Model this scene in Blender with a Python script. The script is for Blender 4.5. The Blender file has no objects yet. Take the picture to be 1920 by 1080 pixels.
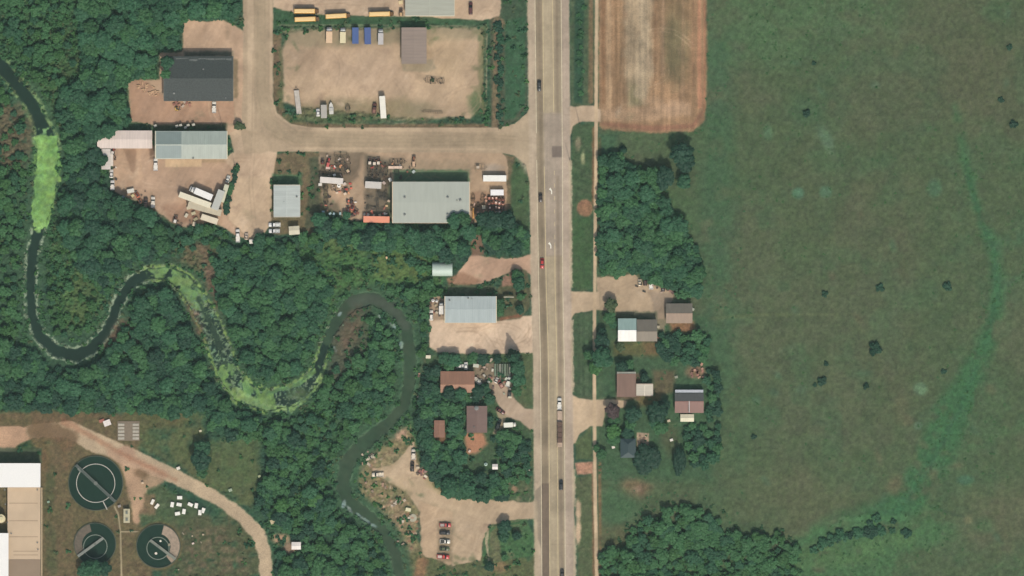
import bpy, bmesh, math, random
import numpy as np
from mathutils import Vector, Matrix
R = math.radians
S = 0.25                      # metres per map unit; the map is 1920 x 1080 units
def W(px, py): return ((px - 960) * S, (540 - py) * S)

# ------------------------------------------------------------------ camera, sky, sun, exposure
scene = bpy.context.scene
COL = scene.collection
cam_d = bpy.data.cameras.new("camera"); cam = bpy.data.objects.new("camera", cam_d); COL.objects.link(cam)
cam.location = (0, 0, 4000); cam.rotation_euler = (0, 0, 0)
cam_d.sensor_width = 36; cam_d.lens = 36 * 4000 / 480.0
cam_d.clip_start = 100; cam_d.clip_end = 20000
scene.camera = cam
SUN_EL, SUN_AZ = 51.0, 166.0                      # azimuth clockwise from north (+Y)
world = bpy.data.worlds.new("World"); scene.world = world; world.use_nodes = True
nt = world.node_tree; nt.nodes.clear()
sky = nt.nodes.new("ShaderNodeTexSky"); sky.sky_type = 'NISHITA'; sky.sun_disc = False
sky.sun_elevation = R(SUN_EL); sky.sun_rotation = R(SUN_AZ); sky.air_density = 1.0; sky.dust_density = 4.0
bg = nt.nodes.new("ShaderNodeBackground"); bg.inputs["Strength"].default_value = 0.14
wo = nt.nodes.new("ShaderNodeOutputWorld")
nt.links.new(sky.outputs[0], bg.inputs[0]); nt.links.new(bg.outputs[0], wo.inputs[0])
sd = bpy.data.lights.new("sun", 'SUN'); sd.energy = 3.3; sd.angle = R(0.5); sd.color = (1.0, 0.95, 0.87)
sun = bpy.data.objects.new("sun", sd); COL.objects.link(sun)
_d = Vector((math.sin(R(SUN_AZ)) * math.cos(R(SUN_EL)), math.cos(R(SUN_AZ)) * math.cos(R(SUN_EL)), math.sin(R(SUN_EL))))
sun.rotation_euler = _d.to_track_quat('Z', 'Y').to_euler(); sun.location = (0, 0, 300)
vs = scene.view_settings; vs.view_transform = 'Standard'; vs.look = 'None'; vs.gamma = 1; vs.exposure = 0.0
vs.use_curve_mapping = False

# ------------------------------------------------------------------ materials
KCOL = 0.70                   # display colour of a flat lit surface -> base colour
def lin(c):
    c = np.clip(np.asarray(c, dtype=np.float64) / 255.0, 0, 1)
    return np.where(c <= 0.04045, c / 12.92, ((c + 0.055) / 1.055) ** 2.4)
def C3(c): return tuple(float(v) for v in np.clip(lin(c) * KCOL * KT, 0.002, 0.85))
KT = np.array([1.0, 1.0, 1.0])
_mats = {}
def mat(name, c, rough=0.75, metal=0.0, var=0.12, scale=1.2, stripe=None, coat=0.0, streak=None):
    """procedural material: display colour c, broken up by noise; stripe=(axis, period m, depth) adds ribs or courses"""
    key = (name, tuple(c), rough, metal, var, scale, stripe, coat, streak)
    if key in _mats: return _mats[key]
    m = bpy.data.materials.new(name); m.use_nodes = True; n = m.node_tree; L = n.links
    b = n.nodes["Principled BSDF"]; b.inputs["Roughness"].default_value = rough; b.inputs["Metallic"].default_value = metal
    b.inputs["Coat Weight"].default_value = coat
    tc = n.nodes.new("ShaderNodeTexCoord")
    nz = n.nodes.new("ShaderNodeTexNoise"); nz.inputs["Scale"].default_value = scale; nz.inputs["Detail"].default_value = 4
    if streak:
        mp = n.nodes.new("ShaderNodeMapping"); mp.inputs["Scale"].default_value = streak
        L.new(tc.outputs["Object"], mp.inputs[0]); L.new(mp.outputs[0], nz.inputs["Vector"])
    else: L.new(tc.outputs["Object"], nz.inputs["Vector"])
    mr = n.nodes.new("ShaderNodeMapRange"); mr.inputs[1].default_value = 0.3; mr.inputs[2].default_value = 0.7
    mr.inputs[3].default_value = 1 - var; mr.inputs[4].default_value = 1 + var
    L.new(nz.outputs[0], mr.inputs[0])
    mx = n.nodes.new("ShaderNodeVectorMath"); mx.operation = 'SCALE'; mx.inputs[0].default_value = C3(c)
    L.new(mr.outputs[0], mx.inputs["Scale"]); out = mx.outputs[0]
    if stripe:
        sx = n.nodes.new("ShaderNodeSeparateXYZ"); L.new(tc.outputs["Object"], sx.inputs[0])
        md = n.nodes.new("ShaderNodeMath"); md.operation = 'PINGPONG'; md.inputs[1].default_value = stripe[1] / 2
        L.new(sx.outputs["XYZ".index(stripe[0])], md.inputs[0])
        r2 = n.nodes.new("ShaderNodeMapRange"); r2.inputs[1].default_value = 0; r2.inputs[2].default_value = stripe[1] * 0.16
        r2.inputs[3].default_value = 1 - stripe[2]; r2.inputs[4].default_value = 1
        L.new(md.outputs[0], r2.inputs[0])
        m2 = n.nodes.new("ShaderNodeVectorMath"); m2.operation = 'SCALE'; L.new(out, m2.inputs[0]); L.new(r2.outputs[0], m2.inputs["Scale"])
        out = m2.outputs[0]
    L.new(out, b.inputs["Base Color"]); _mats[key] = m
    return m

def attr_mat(name, rough=0.95, grain=0.10, gscale=2.2, spec=0.2):
    """surface whose own colour is stored on its vertices, with fine procedural grain"""
    m = bpy.data.materials.new(name); m.use_nodes = True; n = m.node_tree; L = n.links
    b = n.nodes["Principled BSDF"]; b.inputs["Roughness"].default_value = rough
    b.inputs["Specular IOR Level"].default_value = spec
    a = n.nodes.new("ShaderNodeAttribute"); a.attribute_name = "soil"
    tc = n.nodes.new("ShaderNodeTexCoord")
    nz = n.nodes.new("ShaderNodeTexNoise"); nz.inputs["Scale"].default_value = gscale; nz.inputs["Detail"].default_value = 3
    L.new(tc.outputs["Object"], nz.inputs["Vector"])
    mr = n.nodes.new("ShaderNodeMapRange"); mr.inputs[1].default_value = 0.3; mr.inputs[2].default_value = 0.7
    mr.inputs[3].default_value = 1 - grain; mr.inputs[4].default_value = 1 + grain
    L.new(nz.outputs[0], mr.inputs[0])
    mx = n.nodes.new("ShaderNodeVectorMath"); mx.operation = 'SCALE'
    L.new(a.outputs["Color"], mx.inputs[0]); L.new(mr.outputs[0], mx.inputs["Scale"]); L.new(mx.outputs[0], b.inputs["Base Color"])
    return m

def leaf_mat(name, dark, light, huevar=0.25):
    """foliage: per-leaf tint attribute, per-tree random, noise"""
    m = bpy.data.materials.new(name); m.use_nodes = True; n = m.node_tree; L = n.links
    b = n.nodes["Principled BSDF"]; b.inputs["Roughness"].default_value = 0.65; b.inputs["Specular IOR Level"].default_value = 0.25
    a = n.nodes.new("ShaderNodeAttribute"); a.attribute_name = "tint"
    oi = n.nodes.new("ShaderNodeObjectInfo")
    mx = n.nodes.new("ShaderNodeMix"); mx.data_type = 'RGBA'
    mx.inputs[6].default_value = (*C3(dark), 1); mx.inputs[7].default_value = (*C3(light), 1)
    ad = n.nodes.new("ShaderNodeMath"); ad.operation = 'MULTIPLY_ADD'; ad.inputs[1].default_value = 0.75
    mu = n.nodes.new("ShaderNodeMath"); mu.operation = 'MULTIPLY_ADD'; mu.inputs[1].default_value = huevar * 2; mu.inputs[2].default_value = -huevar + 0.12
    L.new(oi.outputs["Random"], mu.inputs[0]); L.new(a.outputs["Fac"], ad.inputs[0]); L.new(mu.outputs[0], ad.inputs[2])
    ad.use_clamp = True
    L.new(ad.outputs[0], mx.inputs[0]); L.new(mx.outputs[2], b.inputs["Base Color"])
    return m

# ------------------------------------------------------------------ objects
def tag(o, label=None, cat=None, group=None, kind=None):
    if label: o["label"] = label
    if cat: o["category"] = cat
    if group: o["group"] = group
    if kind: o["kind"] = kind
    return o
def thing(name, label, cat, px, py, rot=0.0, group=None, z=0.0):
    o = bpy.data.objects.new(name, None); COL.objects.link(o); x, y = W(px, py)
    o.location = (x, y, z); o.rotation_euler = (0, 0, R(rot)); o.empty_display_size = 0.5
    return tag(o, label, cat, group)

class MB:
    def __init__(s): s.v = []; s.f = []
    def add(s, vs, fs):
        b = len(s.v); s.v += [tuple(v) for v in vs]; s.f += [tuple(i + b for i in f) for f in fs]; return s
    def box(s, x0, x1, y0, y1, z0, z1, tx=0.0, ty=0.0):
        v = [(x0, y0, z0), (x1, y0, z0), (x1, y1, z0), (x0, y1, z0),
             (x0 + tx, y0 + ty, z1), (x1 - tx, y0 + ty, z1), (x1 - tx, y1 - ty, z1), (x0 + tx, y1 - ty, z1)]
        return s.add(v, [(3, 2, 1, 0), (4, 5, 6, 7), (0, 1, 5, 4), (1, 2, 6, 5), (2, 3, 7, 6), (3, 0, 4, 7)])
    def cbox(s, cx, cy, z0, sx, sy, h, rot=0.0, tx=0, ty=0):
        t = MB().box(-sx / 2, sx / 2, -sy / 2, sy / 2, z0, z0 + h, tx, ty); c, q = math.cos(R(rot)), math.sin(R(rot))
        return s.add([(cx + x * c - y * q, cy + x * q + y * c, z) for x, y, z in t.v], t.f)
    def loft(s, secs):
        """secs: (x, half width bottom, half width top, z0, z1), chamfered at the top corners"""
        v = []; n = 8
        for x, wb, wt, z0, z1 in secs:
            h = z1 - z0
            v += [(x, -wb * .92, z0), (x, wb * .92, z0), (x, wb, z0 + h * .25), (x, (wb + wt) / 2, z0 + h * .7), (x, wt * .86, z1),
                  (x, -wt * .86, z1), (x, -(wb + wt) / 2, z0 + h * .7), (x, -wb, z0 + h * .25)]
        f = [tuple(range(n - 1, -1, -1)), tuple(range(len(v) - n, len(v)))]
        for k in range(len(secs) - 1):
            for i in range(n): j = (i + 1) % n; f.append((k * n + i, k * n + j, (k + 1) * n + j, (k + 1) * n + i))
        return s.add(v, f)
    def prism(s, pts, z0, z1, inset=0.0):
        n = len(pts); cx = sum(p[0] for p in pts) / n; cy = sum(p[1] for p in pts) / n
        v = [(x, y, z0) for x, y in pts] + [(x + (cx - x) * inset, y + (cy - y) * inset, z1) for x, y in pts]
        return s.add(v, [tuple(range(n - 1, -1, -1)), tuple(range(n, 2 * n))] + [(i, (i + 1) % n, n + (i + 1) % n, n + i) for i in range(n)])
    def cyl(s, cx, cy, z0, r, h, n=14, r2=None):
        r2 = r if r2 is None else r2
        v = [(cx + r * math.cos(2 * math.pi * i / n), cy + r * math.sin(2 * math.pi * i / n), z0) for i in range(n)] + \
            [(cx + r2 * math.cos(2 * math.pi * i / n), cy + r2 * math.sin(2 * math.pi * i / n), z0 + h) for i in range(n)]
        return s.add(v, [tuple(range(n - 1, -1, -1)), tuple(range(n, 2 * n))] + [(i, (i + 1) % n, n + (i + 1) % n, n + i) for i in range(n)])
    def tube(s, p, q, r, n=8, r2=None):
        p = Vector(p); q = Vector(q); d = (q - p).normalized(); a = d.orthogonal().normalized(); b = d.cross(a); r2 = r if r2 is None else r2
        v = [p + (a * math.cos(2 * math.pi * i / n) + b * math.sin(2 * math.pi * i / n)) * r for i in range(n)] + \
            [q + (a * math.cos(2 * math.pi * i / n) + b * math.sin(2 * math.pi * i / n)) * r2 for i in range(n)]
        return s.add(v, [tuple(range(n - 1, -1, -1)), tuple(range(n, 2 * n))] + [(i, (i + 1) % n, n + (i + 1) % n, n + i) for i in range(n)])
    def ring(s, cx, cy, r0, r1, z0, z1, n=64, a0=0.0, a1=360.0):
        full = abs(a1 - a0) >= 359.9; m = n if full else n + 1; v = []
        for i in range(m):
            a = R(a0 + (a1 - a0) * i / n); c, q = math.cos(a), math.sin(a)
            v += [(cx + r0 * c, cy + r0 * q, z0), (cx + r1 * c, cy + r1 * q, z0), (cx + r1 * c, cy + r1 * q, z1), (cx + r0 * c, cy + r0 * q, z1)]
        f = []
        for i in range(n):
            j = (i + 1) % m
            for k in range(4): l = (k + 1) % 4; f.append((i * 4 + k, j * 4 + k, j * 4 + l, i * 4 + l))
        if not full: f += [(0, 1, 2, 3), (n * 4 + 3, n * 4 + 2, n * 4 + 1, n * 4)]
        return s.add(v, f)
    def build(s, name, m, parent=None, smooth=False, bevel=0.0, label=None):
        me = bpy.data.meshes.new(name); me.from_pydata(s.v, [], s.f); me.update(); me.materials.append(m)
        b = bmesh.new(); b.from_mesh(me); bmesh.ops.recalc_face_normals(b, faces=b.faces)
        if bevel > 0: bmesh.ops.bevel(b, geom=list(b.edges), offset=bevel, segments=1, affect='EDGES', clamp_overlap=True)
        if smooth:
            for f in b.faces: f.smooth = True
        b.to_mesh(me); b.free()
        o = bpy.data.objects.new(name, me); COL.objects.link(o)
        if parent is not None: o.parent = parent
        if label: o["label"] = label
        return o
def copy_tree(o, parent=None):
    c = o.copy(); COL.objects.link(c); c.parent = parent
    for ch in list(o.children): copy_tree(ch, c)
    return c

# ------------------------------------------------------------------ numpy noise
def _hash(ix, iy, seed):
    h = (ix.astype(np.int64) * 374761393 + iy.astype(np.int64) * 668265263 + seed * 982451653) & 0xffffffff
    h = ((h ^ (h >> 13)) * 1274126177) & 0xffffffff
    h = (h ^ (h >> 16)) & 0xffffff
    return h / float(0xffffff)
def vn(x, y, sx, seed=0, sy=None):
    sy = sx if sy is None else sy
    x = x / sx; y = y / sy; ix = np.floor(x); iy = np.floor(y); fx = x - ix; fy = y - iy
    fx = fx * fx * (3 - 2 * fx); fy = fy * fy * (3 - 2 * fy)
    a = _hash(ix, iy, seed); b = _hash(ix + 1, iy, seed); c = _hash(ix, iy + 1, seed); d = _hash(ix + 1, iy + 1, seed)
    return (a + (b - a) * fx) * (1 - fy) + (c + (d - c) * fx) * fy
def fb(x, y, s, seed=0, octs=3, sy=None):
    t = 0; w = 0; a = 1.0
    for k in range(octs):
        t = t + a * vn(x, y, s / 2 ** k, seed + 17 * k, None if sy is None else sy / 2 ** k); w += a; a *= 0.55
    return t / w
def sstep(a, b, v):
    t = np.clip((v - a) / (b - a), 0, 1); return t * t * (3 - 2 * t)
# ------------------------------------------------------------------ the ground: one sheet, its soils and covers
GS = 0.40
_o = np.array([4, 10, 20, 40, 80, 160, 400, 1000, 2500, 5000.0])
_xi = np.arange(-252, 252.01, GS); _yi = np.arange(-147, 147.01, GS)
XS = np.concatenate([(-252 - _o)[::-1], _xi, 252 + _o]); YS = np.concatenate([(-147 - _o)[::-1], _yi, 147 + _o])
PX = XS / S + 960; PYm = 540 - YS / S                       # map units (PYm decreases with index)
GX, GY = np.meshgrid(PX, PYm); NY, NX = GX.shape
COLr = np.zeros((NY, NX, 3)); RGH = np.full((NY, NX), 0.10); KLS = np.zeros((NY, NX), np.int8); HARD = np.zeros((NY, NX), np.float32)
DZ = np.zeros((NY, NX)); VEG = np.zeros((NY, NX), np.float32)
def _win(x0, x1, y0, y1):
    i0, i1 = np.searchsorted(PX, [x0, x1]); r = np.searchsorted(-PYm, [-y1, -y0]); return slice(r[0], r[1] + 1), slice(i0, i1 + 1)
def sdf(shape, X, Y):
    k = shape[0]
    if k == 'ell':
        _, cx, cy, rx, ry, a = shape; c, q = math.cos(R(a)), math.sin(R(a)); u = (X - cx) * c + (Y - cy) * q; v = -(X - cx) * q + (Y - cy) * c
        return (np.sqrt((u / rx) ** 2 + (v / ry) ** 2) - 1) * min(rx, ry)
    if k == 'line':
        d = np.full(X.shape, 1e9); p = shape[1]
        for (x0, y0, r0), (x1, y1, r1) in zip(p[:-1], p[1:]):
            dx, dy = x1 - x0, y1 - y0; t = np.clip(((X - x0) * dx + (Y - y0) * dy) / (dx * dx + dy * dy + 1e-9), 0, 1)
            d = np.minimum(d, np.hypot(X - x0 - t * dx, Y - y0 - t * dy) - (r0 + (r1 - r0) * t))
        return d
    p = shape[1]; n = len(p); ins = np.zeros(X.shape, bool); d = np.full(X.shape, 1e18)
    for i in range(n):
        x0, y0 = p[i]; x1, y1 = p[(i + 1) % n]; dx, dy = x1 - x0, y1 - y0
        t = np.clip(((X - x0) * dx + (Y - y0) * dy) / (dx * dx + dy * dy + 1e-9), 0, 1)
        d = np.minimum(d, (X - x0 - t * dx) ** 2 + (Y - y0 - t * dy) ** 2)
        if dy != 0: ins ^= ((Y >= min(y0, y1)) & (Y < max(y0, y1)) & (X < x0 + (Y - y0) * dx / dy))
    d = np.sqrt(d); return np.where(ins, -d, d)
def bbox(shape):
    if shape[0] == 'ell': m = max(shape[3], shape[4]); return shape[1] - m, shape[1] + m, shape[2] - m, shape[2] + m
    p = shape[1]; e = max(q[2] for q in p) if shape[0] == 'line' else 0
    return min(q[0] for q in p) - e, max(q[0] for q in p) + e, min(q[1] for q in p) - e, max(q[1] for q in p) + e
_ps = [0]
def paint(shape, col=None, soft=1.5, jit=2.0, js=9, k=None, rgh=None, veg=None, a=1.0, patch=None, hard=None, dz=None):
    _ps[0] += 1; sd_ = _ps[0] * 31
    b = bbox(shape); pad = soft + jit + 3; w = _win(b[0] - pad, b[1] + pad, b[2] - pad, b[3] + pad); X, Y = GX[w], GY[w]
    if X.size == 0: return
    d = sdf(shape, X, Y)
    if jit: d = d + (fb(X, Y, js, sd_, 3) - .5) * 2 * jit
    m = sstep(soft, -soft, d) * a
    if patch: m = m * sstep(patch[1] - patch[2], patch[1] + patch[2], fb(X, Y, patch[0], sd_ + 5, 4))
    if col is not None: COLr[w] = COLr[w] * (1 - m[..., None]) + np.asarray(col, float) * m[..., None]
    if rgh is not None: RGH[w] = RGH[w] * (1 - m) + rgh * m
    if veg is not None: VEG[w] = VEG[w] * (1 - m) + veg * m
    if hard is not None: HARD[w] = HARD[w] * (1 - m) + hard * m
    if dz is not None: DZ[w] = np.minimum(DZ[w], dz * sstep(0, 1, m))
    if k is not None: q = KLS[w]; q[m > (0.5 if k < 7 else 0.2)] = k; KLS[w] = q
P_ = lambda *p: ('poly', list(p))
L_ = lambda *p: ('line', list(p))
E_ = lambda x, y, rx, ry=None, a=0: ('ell', x, y, rx, rx if ry is None else ry, a)
RECT = lambda x0, y0, x1, y1: ('poly', [(x0, y0), (x1, y0), (x1, y1), (x0, y1)])
K_HWY, K_ROAD, K_LOT, K_PATH, K_DIRT, K_TRACK, K_WATER, K_ALG = 1, 2, 3, 4, 5, 6, 7, 8
HARDC = dict(rgh=0.01, veg=0.0, hard=1.0)

# base cover -------------------------------------------------------
n1 = fb(GX, GY, 150, 1, 4)[..., None]; n2 = fb(GX, GY, 60, 2, 4)[..., None]; n3 = fb(GX, GY, 22, 3, 3)[..., None]
left = np.array([56, 86, 62.]) + (n2 - .5) * np.array([34, 30, 10.]) + (n3 - .5) * np.array([26, 26, 14.])
t = sstep(.46, .62, n1); u = sstep(.5, .66, n2)
field = np.array([82, 98, 67.]) * (1 - t) + np.array([88, 98, 70.]) * t
field = field * (1 - .35 * u) + np.array([74, 104, 70.]) * .35 * u + (n3 - .5) * np.array([14, 12, 8.])
isf = sstep(1118, 1126, GX)[..., None]
COLr[:] = left * (1 - isf) + field * isf
VEG[:] = (GX < 990) * 0.35; RGH[:] = np.where(GX < 990, 0.34, 0.075)

# field variation
G1, G2, BR = (66, 100, 68), (76, 106, 70), (97, 92, 69)
for s, c, a, sf, pt in [
    (P_((1322, -60), (1700, -60), (1690, 40), (1620, 80), (1560, 110), (1330, 120)), (84, 112, 74), .75, 40, (30, .42, .2)),
    (P_((1318, 60), (1372, 60), (1378, 700), (1330, 900), (1310, 500)), G1, .7, 22, (30, .36, .2)),
    (L_((1505, 1010, 10), (1570, 985, 26), (1650, 975, 32), (1700, 940, 32), (1745, 870, 34), (1790, 770, 34), (1835, 680, 20), (1868, 590, 12), (1872, 520, 10), (1862, 460, 12), (1835, 400, 8), (1812, 310, 6), (1790, 200, 4)), (64, 108, 68), .92, 12, (34, .36, .12)),
    (L_((1600, 975, 7), (1680, 962, 8), (1722, 900, 8), (1752, 850, 7), (1790, 790, 6), (1822, 710, 6), (1856, 620, 5), (1870, 540, 5), (1866, 470, 6), (1840, 420, 5), (1815, 330, 4)), (60, 103, 68), .7, 6, (16, .36, .12)),
    (L_((1862, 462, 9), (1925, 445, 11)), (70, 108, 74), .7, 14, (20, .40, .1)), (L_((1872, 540, 4), (1910, 520, 6), (1950, 500, 6)), (72, 108, 74), .6, 8, (14, .44, .1)),
    (L_((1700, 900, 5), (1665, 930, 6), (1640, 960, 6)), (68, 106, 74), .7, 8, (14, .4, .1)), (L_((1800, 850, 8), (1860, 810, 12), (1940, 790, 14)), (80, 110, 72), .6, 14, (18, .44, .1)), (L_((1680, 990, 6), (1740, 1000, 7), (1800, 985, 8), (1860, 1000, 8)), (78, 110, 74), .6, 10, (16, .44, .1)),
    (L_((1745, 950, 3), (1790, 965, 2), (1830, 972, 2)), (60, 84, 60), .6, 3, None), (L_((1560, 968, 2), (1620, 962, 2), (1655, 972, 2)), (56, 84, 58), .6, 3, None), (L_((1520, 1056, 2), (1600, 1036, 2), (1660, 1050, 2)), (60, 88, 58), .5, 3, None),
    (L_((1790, 780, 2), (1770, 830, 2), (1735, 890, 2), (1700, 940, 2)), (60, 92, 64), .6, 3, (12, .4, .1)), (L_((1812, 1020, 2), (1880, 960, 2)), (100, 112, 76), .4, 4, None),
    (P_((1480, 1010), (1600, 965), (1680, 990), (1760, 940), (1790, 1000), (1700, 1060), (1640, 1110), (1440, 1110)), (74, 112, 70), .9, 18, (26, .36, .18)),
    (P_((1160, 245), (1330, 245), (1325, 300), (1150, 290)), (84, 104, 70), .7, 10, None),
    (P_((1124, 250), (1160, 250), (1150, 300), (1124, 300)), (64, 100, 70), .8, 8, None),
    (E_(1830, 130, 90, 150), BR, .32, 70, (90, .4, .2)), (E_(1560, 330, 90, 120), BR, .25, 60, (60, .42, .2)),
    (E_(1700, 480, 26, 140), BR, .35, 30, (40, .4, .2)), (E_(1680, 700, 60, 60), BR, .3, 40, (40, .42, .2)),
    (E_(1680, 910, 14, 20, 30), (112, 100, 74), .7, 8, None), (E_(1690, 770, 14, 26), (104, 99, 74), .5, 8, None),
    (E_(1500, 940, 110, 60), (98, 101, 72), .6, 40, None), (E_(1880, 980, 80, 60, -20), (104, 100, 76), .6, 40, None),
    (E_(1815, 975, 7), (140, 138, 96), .6, 5, None), (E_(1550, 262, 12, 24, -25), (98, 126, 96), .8, 7, None), (E_(1512, 205, 30, 26), G1, .5, 20, None),
    (E_(1497, 362, 11), (88, 130, 100), .8, 4, None), (E_(1548, 360, 11), (84, 120, 92), .7, 4, None), (E_(1440, 248, 9, 14), (88, 126, 92), .6, 6, None),
    (E_(1640, 160, 9, 8), (92, 120, 92), .5, 5, None), (E_(1752, 352, 13, 16), (76, 116, 86), .6, 6, None), (E_(1726, 728, 13, 12), (104, 136, 100), .8, 4, None),
    (E_(1845, 985, 18, 14), G2, .6, 8, None), (E_(1810, 900, 14, 8), (74, 118, 90), .7, 4, None), (E_(1722, 798, 8), (100, 130, 100), .7, 4, None),
    (L_((1330, 598, 3), (1420, 590, 3), (1600, 589, 1), ), (106, 116, 78), .55, 3, None),
    (L_((1700, 60, 3), (1560, 50, 2), (1480, 70, 2)), (98, 118, 84), .4, 5, None),
    (E_(1190, 915, 26, 20), (138, 104, 80), .85, 12, None), (E_(1194, 917, 8, 6), (178, 142, 118), .8, 4, None),
    (E_(1180, 1005, 55, 28), (92, 100, 70), .7, 14, None), (E_(1160, 950, 40, 40), (70, 104, 70), .7, 18, None),
    (P_((1125, 600), (1330, 590), (1335, 900), (1125, 900)), (66, 96, 66), .85, 12, None),
    (E_(1220, 400, 60, 20), (96, 104, 74), .5, 16, None), (E_(1240, 420, 70, 60), (74, 104, 66), .7, 24, None),
]: paint(s, c, soft=sf, jit=sf * .5, js=24, a=a * .92, patch=pt)
for i in range(26):
    rr = random.Random(i); paint(E_(rr.uniform(1360, 1910), rr.uniform(10, 1060), rr.uniform(5, 12), rr.uniform(4, 9), rr.uniform(0, 90)), rr.choice([(92, 118, 90), (76, 108, 80), (110, 104, 78)]), soft=5, jit=3, a=.5)

# left side: marsh, brush, bare patches
MB1, MB2 = (66, 100, 66), (78, 108, 62)
for s, c, a, sf, pt, rg, vg in [
    (P_((0, 0), (130, 0), (170, 120), (150, 240), (90, 240), (0, 110)), (64, 96, 60), .8, 14, None, .6, .8),
    (P_((60, 60), (150, 60), (160, 200), (100, 230)), (74, 98, 58), .7, 14, (20, .4, .2), .5, .7),
    (P_((175, 0), (225, 0), (232, 70), (200, 80)), (72, 112, 56), .8, 12, None, .3, .4),
    (P_((0, 190), (55, 200), (60, 300), (20, 330), (0, 310)), (98, 92, 68), .9, 12, (16, .4, .15), .5, .5),
    (P_((110, 400), (240, 440), (250, 520), (190, 620), (110, 620), (85, 500)), (72, 104, 60), .85, 14, (18, .34, .2), .6, .9),
    (P_((180, 610), (262, 590), (270, 630), (230, 680), (190, 680)), (116, 92, 74), .9, 8, (14, .44, .1), .3, .3),
    (P_((330, 450), (420, 460), (400, 600), (370, 560), (320, 490)), (98, 98, 68), .85, 12, (16, .4, .15), .4, .5),
    (P_((380, 480), (400, 480), (425, 640), (405, 600)), (110, 92, 76), .7, 6, None, .4, .4),
    (P_((570, 430), (830, 450), (830, 560), (700, 560), (600, 640), (560, 600), (560, 480)), (76, 112, 62), .85, 16, (24, .34, .2), .35, .5),
    (P_((700, 470), (800, 480), (800, 525), (700, 520)), (96, 112, 62), .75, 14, None, .25, .3),
    (E_(640, 460, 50, 18), (92, 106, 62), .6, 14, None, .3, .4),
    (P_((640, 590), (690, 570), (690, 660), (640, 720), (610, 720), (612, 660)), (84, 88, 68), .9, 10, None, .25, .5),
    (E_(655, 618, 14, 26, 15), (120, 92, 76), .6, 8, (10, .45, .1), .25, .3),
    (P_((440, 700), (560, 640), (600, 620), (590, 700), (500, 740)), (64, 104, 62), .7, 14, None, .45, .8),
    (P_((560, 760), (640, 740), (620, 900), (560, 1000), (510, 960), (520, 850)), (70, 112, 64), .8, 16, (20, .32, .2), .5, .9),
    (P_((690, 1010), (740, 1020), (750, 1080), (660, 1080)), (74, 122, 62), .7, 16, None, .5, .9),
    (P_((260, 770), (370, 775), (390, 850), (470, 830), (490, 900), (470, 950), (400, 930), (340, 880), (250, 830)), (94, 100, 64), .9, 12, (26, .3, .2), .18, .25),
    (P_((370, 830), (490, 810), (490, 920), (400, 910)), (86, 100, 64), .8, 14, None, .18, .25),
    (E_(332, 780, 34, 12), (134, 108, 68), .6, 12, (12, .42, .12), .15, .1),
    (P_((300, 970), (440, 960), (490, 1030), (500, 1090), (300, 1090)), (88, 90, 62), .9, 14, (20, .3, .2), .2, .25),
    (P_((340, 990), (420, 990), (470, 1070), (350, 1080)), (118, 102, 80), .6, 12, (10, .48, .1), .2, .2),
    (P_((-10, 770), (260, 775), (260, 960), (290, 1090), (-10, 1090)), (112, 96, 68), .92, 10, None, .12, .0),
    (P_((60, 770), (200, 770), (140, 800), (60, 800)), (112, 92, 68), .6, 10, None, .1, .0),
    (E_(60, 832, 32, 14), (62, 84, 54), .9, 8, None, .3, .3), (L_((95, 880, 8), (92, 960, 9), (98, 1080, 10)), (82, 88, 58), .7, 7, (20, .35, .2), .2, .2),
    (P_((250, 905), (300, 905), (380, 960), (330, 985), (262, 985), (245, 950)), (84, 96, 64), .8, 10, None, .2, .2),
    (P_((256, 925), (292, 925), (292, 965), (256, 965)), (134, 108, 82), .8, 8, None, .1, .1),
    (P_((230, 770), (345, 770), (345, 800), (240, 810)), (96, 94, 62), .8, 10, None, .2, .1),
    (P_((690, 690), (790, 690), (790, 830), (700, 830)), (66, 98, 64), .8, 8, None, .4, .6),
    (P_((786, 666), (1000, 660), (1000, 945), (850, 940), (782, 880)), (70, 92, 62), .95, 5, None, .2, .2),
    (P_((960, 668), (999, 660), (999, 760), (975, 765)), (88, 100, 66), .8, 4, None, .1, .1),
    (L_((792, 676, 5), (788, 740, 5), (786, 790, 4)), (120, 106, 84), .85, 3, (8, .38, .15), .12, .0),
    (P_((672, 840), (770, 795), (785, 870), (800, 900), (780, 1000), (800, 1060), (770, 1090), (745, 1020), (672, 925)), (134, 124, 88), .95, 6, (20, .25, .2), .22, .2),
    (P_((676, 905), (720, 905), (790, 960), (770, 1040), (740, 1000), (690, 940)), (154, 130, 102), .8, 8, (8, .5, .08), .25, .2),
    (P_((760, 1040), (1005, 1040), (1005, 1100), (760, 1100)), (98, 102, 66), .9, 10, (18, .3, .2), .2, .2),
    (E_(790, 1068, 12, 26, 10), (150, 112, 82), .8, 8, None, .1, .0), (E_(938, 1062, 18, 10), (146, 116, 86), .7, 8, None, .1, .0),
    (P_((905, 985), (925, 972), (985, 972), (1000, 1000), (1002, 1040), (905, 1060)), (72, 106, 66), .95, 4, None, .2, .2),
    (P_((918, 1000), (935, 985), (940, 1050), (916, 1060)), (112, 108, 78), .8, 5, None, .2, .1), (L_((916, 985, 1.6), (912, 1015, 2.6), (916, 1050, 1.6)), (190, 172, 140), .85, 1.5, None, .1, .0),
    (P_((970, 830), (999, 830), (999, 930), (970, 930)), (96, 104, 72), .6, 6, None, .2, .2), (E_(965, 917, 6, 8), (166, 128, 102), .8, 4, None, .1, .0),
]: paint(s, c, soft=sf * .6, jit=sf * .6, js=14, a=a, patch=pt, rgh=rg, veg=vg)

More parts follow.
